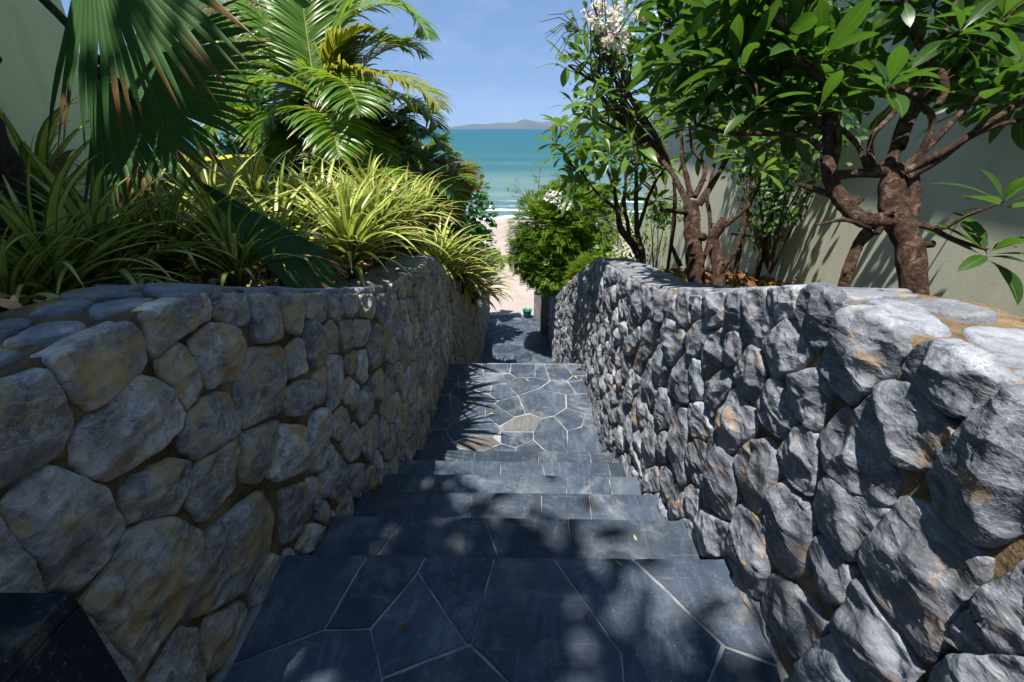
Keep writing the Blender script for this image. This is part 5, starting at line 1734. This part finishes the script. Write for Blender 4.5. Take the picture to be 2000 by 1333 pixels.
def wall_vine(label, base, blobs, n, rs, size, mat=None):
    root = tag(empty('vine', base), label, 'vine')
    st = MB()
    for c, r in blobs:
        for k in range(4):
            e = Vector(c) + Vector((rs.uniform(-1, 1) * r[0], rs.uniform(-1, 1) * r[1], rs.uniform(-1, 1) * r[2]))
            b = Vector(base); tube(st, [tuple(q) for q in spline([tuple(b), tuple(b.lerp(e, .5) + Vector((rs.uniform(-.05, .05), rs.uniform(-.08, .08), 0))), tuple(e)], 5)], [.008 - .0005 * i for i in range(11)], 5, .1)
    st.build('stems', M['twig'], root)
    mb = MB()
    vl = [blade(1, .26, lambda t: math.sin(min(1, t * .96 + .04) * math.pi) ** .7, rs.uniform(.2, .9), .25, 3) for _ in range(5)]
    for p, d in cloud(blobs, n, rs, .9):
        add_leaf(mb, rs.choice(vl), p, frame_quat(d + Vector((rs.uniform(-1, 1), rs.uniform(-1, 1), rs.uniform(-1, .5))), d + Vector((-.5, 0, .8))), rs.uniform(*size))
    tag(mb.build('foliage', mat or M['vine'], root), kind='stuff')


rs = random.Random(33)
wall_vine('fine-leaved green vine climbing the house wall behind the gnarled frangipani', (1.8, 3.2, .3), [((1.72, 3.3, .85), (.14, .42, .40)), ((1.72, 3.0, 1.25), (.15, .4, .35)), ((1.72, 3.8, 1.2), (.15, .5, .4)), ((1.72, 3.5, 1.75), (.15, .7, .35))], 2000, rs, (.03, .06))
wall_vine('small bright green creeper on the house wall between the frangipani trunks', (1.62, 5.3, -.4), [((1.6, 5.3, .42), (.22, .25, .2))], 260, rs, (.04, .08))
wall_vine('yellow green creeper low on the house wall at the far end of the right bed', (1.6, 6.2, -.7), [((1.5, 6.2, .0), (.4, .5, .5)), ((1.3, 6.0, -.45), (.35, .5, .3))], 700, rs, (.05, .09), M['bush'])

# a cane tied along the house wall
cane = tag(empty('cane', (1.78, 3.4, .5)), 'thin horizontal cane tied to stakes in front of the house wall', 'cane')
mb = MB(); tube(mb, [(1.72, 3.75, .47), (1.72, 3.4, .525), (1.72, 3.02, .60)], [.009, .009, .008], 7, .1); mb.build('rail', M['twig'], cane)
for y in (3.62, 3.28):
    mb = MB(); tube(mb, [(1.75, y, soil_right(y) - .05), (1.745, y - .01, .45), (1.74, y - .02, .85)], [.022, .02, .017], 8, .15); mb.build('stake', M['bark'], cane)

# bougainvillea in flower at the top
rs = random.Random(34)
bg_ = tag(empty('bougainvillea', (1.3, 3.9, soil_right(3.9))), 'white flowering bougainvillea with bare twigs, rising above the frangipani leaves', 'shrub')
st = MB(); fl = MB(); pk = MB()
FC = Vector(BOUGAINVILLEA); KS = .66
for k in range(22):
    e = FC + KS * Vector((rs.uniform(-.55, .5), rs.uniform(-.3, .3), rs.uniform(-.45, .35)))
    tube(st, [Vector(q) for q in spline([(1.3, 3.9, -.1), (1.2, 3.8, .9), tuple(FC + KS * Vector((rs.uniform(-.1, .3), .1, -.6))), tuple(e)], 5)], [.012 - .0006 * i for i in range(16)], 5, .05)
for k in range(10):
    a = FC + KS * Vector((-.3, 0, -.05)); e = a + KS * Vector((rs.uniform(-.5, -.1), rs.uniform(-.2, .2), rs.uniform(-.3, .25)))
    tube(st, [tuple(a), tuple((a + e) / 2 + Vector((0, 0, .05))), tuple(e)], [.004, .003, .0015], 5)
brq = [blade(1, .36, lambda t: math.sin(min(1, t * .94 + .06) * math.pi) ** .6, rs.uniform(.2, 1.0), .3, 3) for _ in range(4)]
for k in range(30):
    hc = FC + KS * Vector((rs.gauss(0, .17), rs.gauss(0, .14), rs.gauss(-.04, .13)))
    r_ = rs.uniform(.022, .05)
    for p, d in cloud([(tuple(hc), (r_, r_, r_ * .8))], rs.randrange(18, 40), rs, .8):
        add_leaf(pk if rs.random() < .04 else fl, rs.choice(brq), p, frame_quat(d + Vector((rs.uniform(-1, 1), rs.uniform(-1, 1), rs.uniform(-.8, .8))), (rs.uniform(-1, 1), rs.uniform(-1, 1), 1)), rs.uniform(.024, .040))
lf = MB()
for k in range(150):
    add_leaf(lf, rs.choice(brq), FC + KS * Vector((rs.gauss(0, .22), rs.gauss(0, .16), rs.gauss(-.12, .17))), frame_quat((rs.uniform(-1, 1), rs.uniform(-1, 1), rs.uniform(-.6, .6)), (rs.uniform(-1, 1), rs.uniform(-1, 1), 1)), rs.uniform(.04, .07))
tag(lf.build('foliage', M['vine'], bg_), kind='stuff')
st.build('stems', M['twig'], bg_); tag(fl.build('white_flowers', M['bract'], bg_), kind='stuff'); tag(pk.build('magenta_flowers', M['pink_bract'], bg_), kind='stuff')
fl = MB()
for p, d in cloud([((.58, 8.0, .20), (.17, .15, .10)), ((.75, 8.0, .06), (.15, .15, .07))], 240, rs, .9):
    add_leaf(fl, rs.choice(brq), p, frame_quat(d + Vector((rs.uniform(-1, 1), rs.uniform(-1, 1), rs.uniform(-.8, .8))), (rs.uniform(-1, 1), rs.uniform(-1, 1), 1)), rs.uniform(.04, .06))
tag(fl.build('white_flowers', M['bract'], bush), kind='stuff')

# leaf litter and thin grass in the right bed
rs = random.Random(35)
mb = MB()
dl = [blade(1, .22, lambda t: math.sin(min(1, t * .96 + .04) * math.pi) ** .7, rs.uniform(-.9, .9), .4, 3) for _ in range(5)]
for k in range(1500):
    x, y = rs.uniform(1.3, 1.88), rs.uniform(2.2, 6.0)
    if rs.random() < .3: x = rs.uniform(1.0, 1.88)
    add_leaf(mb, rs.choice(dl), Vector((x, y, soil_right(y) + rs.uniform(.01, .05))), frame_quat((rs.uniform(-1, 1), rs.uniform(-1, 1), rs.uniform(-.2, .3)), (rs.uniform(-.4, .4), rs.uniform(-.4, .4), 1)), rs.uniform(.04, .10))
tag(mb.build('leaf_litter', M['dry_leaf']), 'orange brown fallen leaves along the house wall in the right bed', 'leaf litter', kind='stuff')
mb = MB()
for k in range(2600):
    x, y = rs.uniform(.95, 1.8), rs.uniform(1.6, 6.5)
    if noise.noise((x * 2.2, y * 2.2, 5)) < -.05: continue
    add_leaf(mb, strap_blade(1, .03, 1.4, rs.uniform(.2, 1.2), 3), Vector((x, y, soil_right(y) - .01)), Quaternion((0, 0, 1), rs.uniform(0, 6.28)), rs.uniform(.06, .13))
tag(mb.build('thin_grass', M['grass']), 'thin yellowish grass under the frangipani trees', 'grass', kind='stuff')
mb = MB()
for k in range(1800):
    x, y = rs.uniform(-2.3, -1.0), rs.uniform(.6, 9.0)
    add_leaf(mb, rs.choice(dl), Vector((x, y, soil_left(y) + rs.uniform(.0, .05))), frame_quat((rs.uniform(-1, 1), rs.uniform(-1, 1), rs.uniform(-.2, .3)), (rs.uniform(-.4, .4), rs.uniform(-.4, .4), 1)), rs.uniform(.04, .12))
tag(mb.build('leaf_litter', M['withered']), 'pale dead leaves on the soil under the variegated plants', 'leaf litter', kind='stuff')

# ---------------------------------------------------------------- small things
bk = tag(empty('bucket', (.20, 10.72, Z4)), 'green plastic bucket standing on the last step by the sand', 'bucket')
mb = MB()
prof = [(.075, 0), (.085, .01), (.105, .13), (.112, .185), (.120, .19), (.120, .205), (.110, .205), (.098, .12), (.075, .02), (.0, .018)]
for (r, z) in prof:
    for k in range(28):
        a = 2 * math.pi * k / 28; mb.v.append((.20 + r * math.cos(a), 10.72 + r * math.sin(a), Z4 + z)); mb.uv.append((0, 0))
for i in range(len(prof) - 1):
    for k in range(28): mb.f.append((i * 28 + k, i * 28 + (k + 1) % 28, (i + 1) * 28 + (k + 1) % 28, (i + 1) * 28 + k))
mb.build('body', M['bucket'], bk)
mb = MB(); tube(mb, [(.20 + .118 * math.cos(a), 10.72 - .02 - .03 * math.sin(a), Z4 + .19 + .035 * math.sin(a)) for a in [math.pi * i / 14 for i in range(15)]], [.004] * 15, 6); mb.build('handle', M['bucket'], bk)

def fallen(p, s, mat, label, seed, rz):
    q = blade(s, s * .2, lambda t: math.sin(min(1, t * .95 + .05) * math.pi) ** .7, -.5, .35, 5)
    me = mesh_of('fallen_leaf', q, mat)
    o = link('fallen_leaf', me, None, (p[0], p[1], p[2] + .006), Quaternion((0, 0, 1), rz))
    tag(o, label, 'leaf', 'leaves dropped on the steps')
fallen((.33, 1.0, 0), .025, M['yellow_leaf'], 'tiny yellow leaf near the edge of the top landing', 1, 1.0)
fallen((-.22, 3.35, Z2), .05, M['yellow_leaf'], 'ochre fallen leaf left of centre on the middle landing', 2, 2.0)
fallen((.58, 3.98, Z2), .05, M['yellow_leaf'], 'ochre fallen leaf near the right wall on the middle landing', 3, .4)
fallen((-.30, .80, 0), .03, M['dry_leaf'], 'curled brown leaf on the left half of the top landing', 4, 1.9)
fallen((.20, .85, 0), .022, M['dry_leaf'], 'small brown leaf right of centre on the top landing', 5, 2.7)
fallen((.10, 3.92, Z2), .05, M['withered'], 'pale dry petal at the far end of the middle landing', 6, .9)
fallen((.45, 1.25, -.174), .026, M['withered'], 'pale dry petal on the first step down', 7, .2)

# ---------------------------------------------------------------- humid air over the bay
hz = MB(); hz.box((-12000, -300, -7.5), (12000, 9500, 420))
n = NT('sea haze')
pv = n.n('ShaderNodeVolumePrincipled')
pv.inputs['Color'].default_value = (0.55, 0.74, 1.0, 1)
pv.inputs['Density'].default_value = 0.000085
pv.inputs['Anisotropy'].default_value = 0.0
n.l(pv.outputs[0], n.out.inputs[1])
tag(hz.build('haze', n.m, smooth=False), 'thin blue haze over the sea', 'haze', kind='stuff')
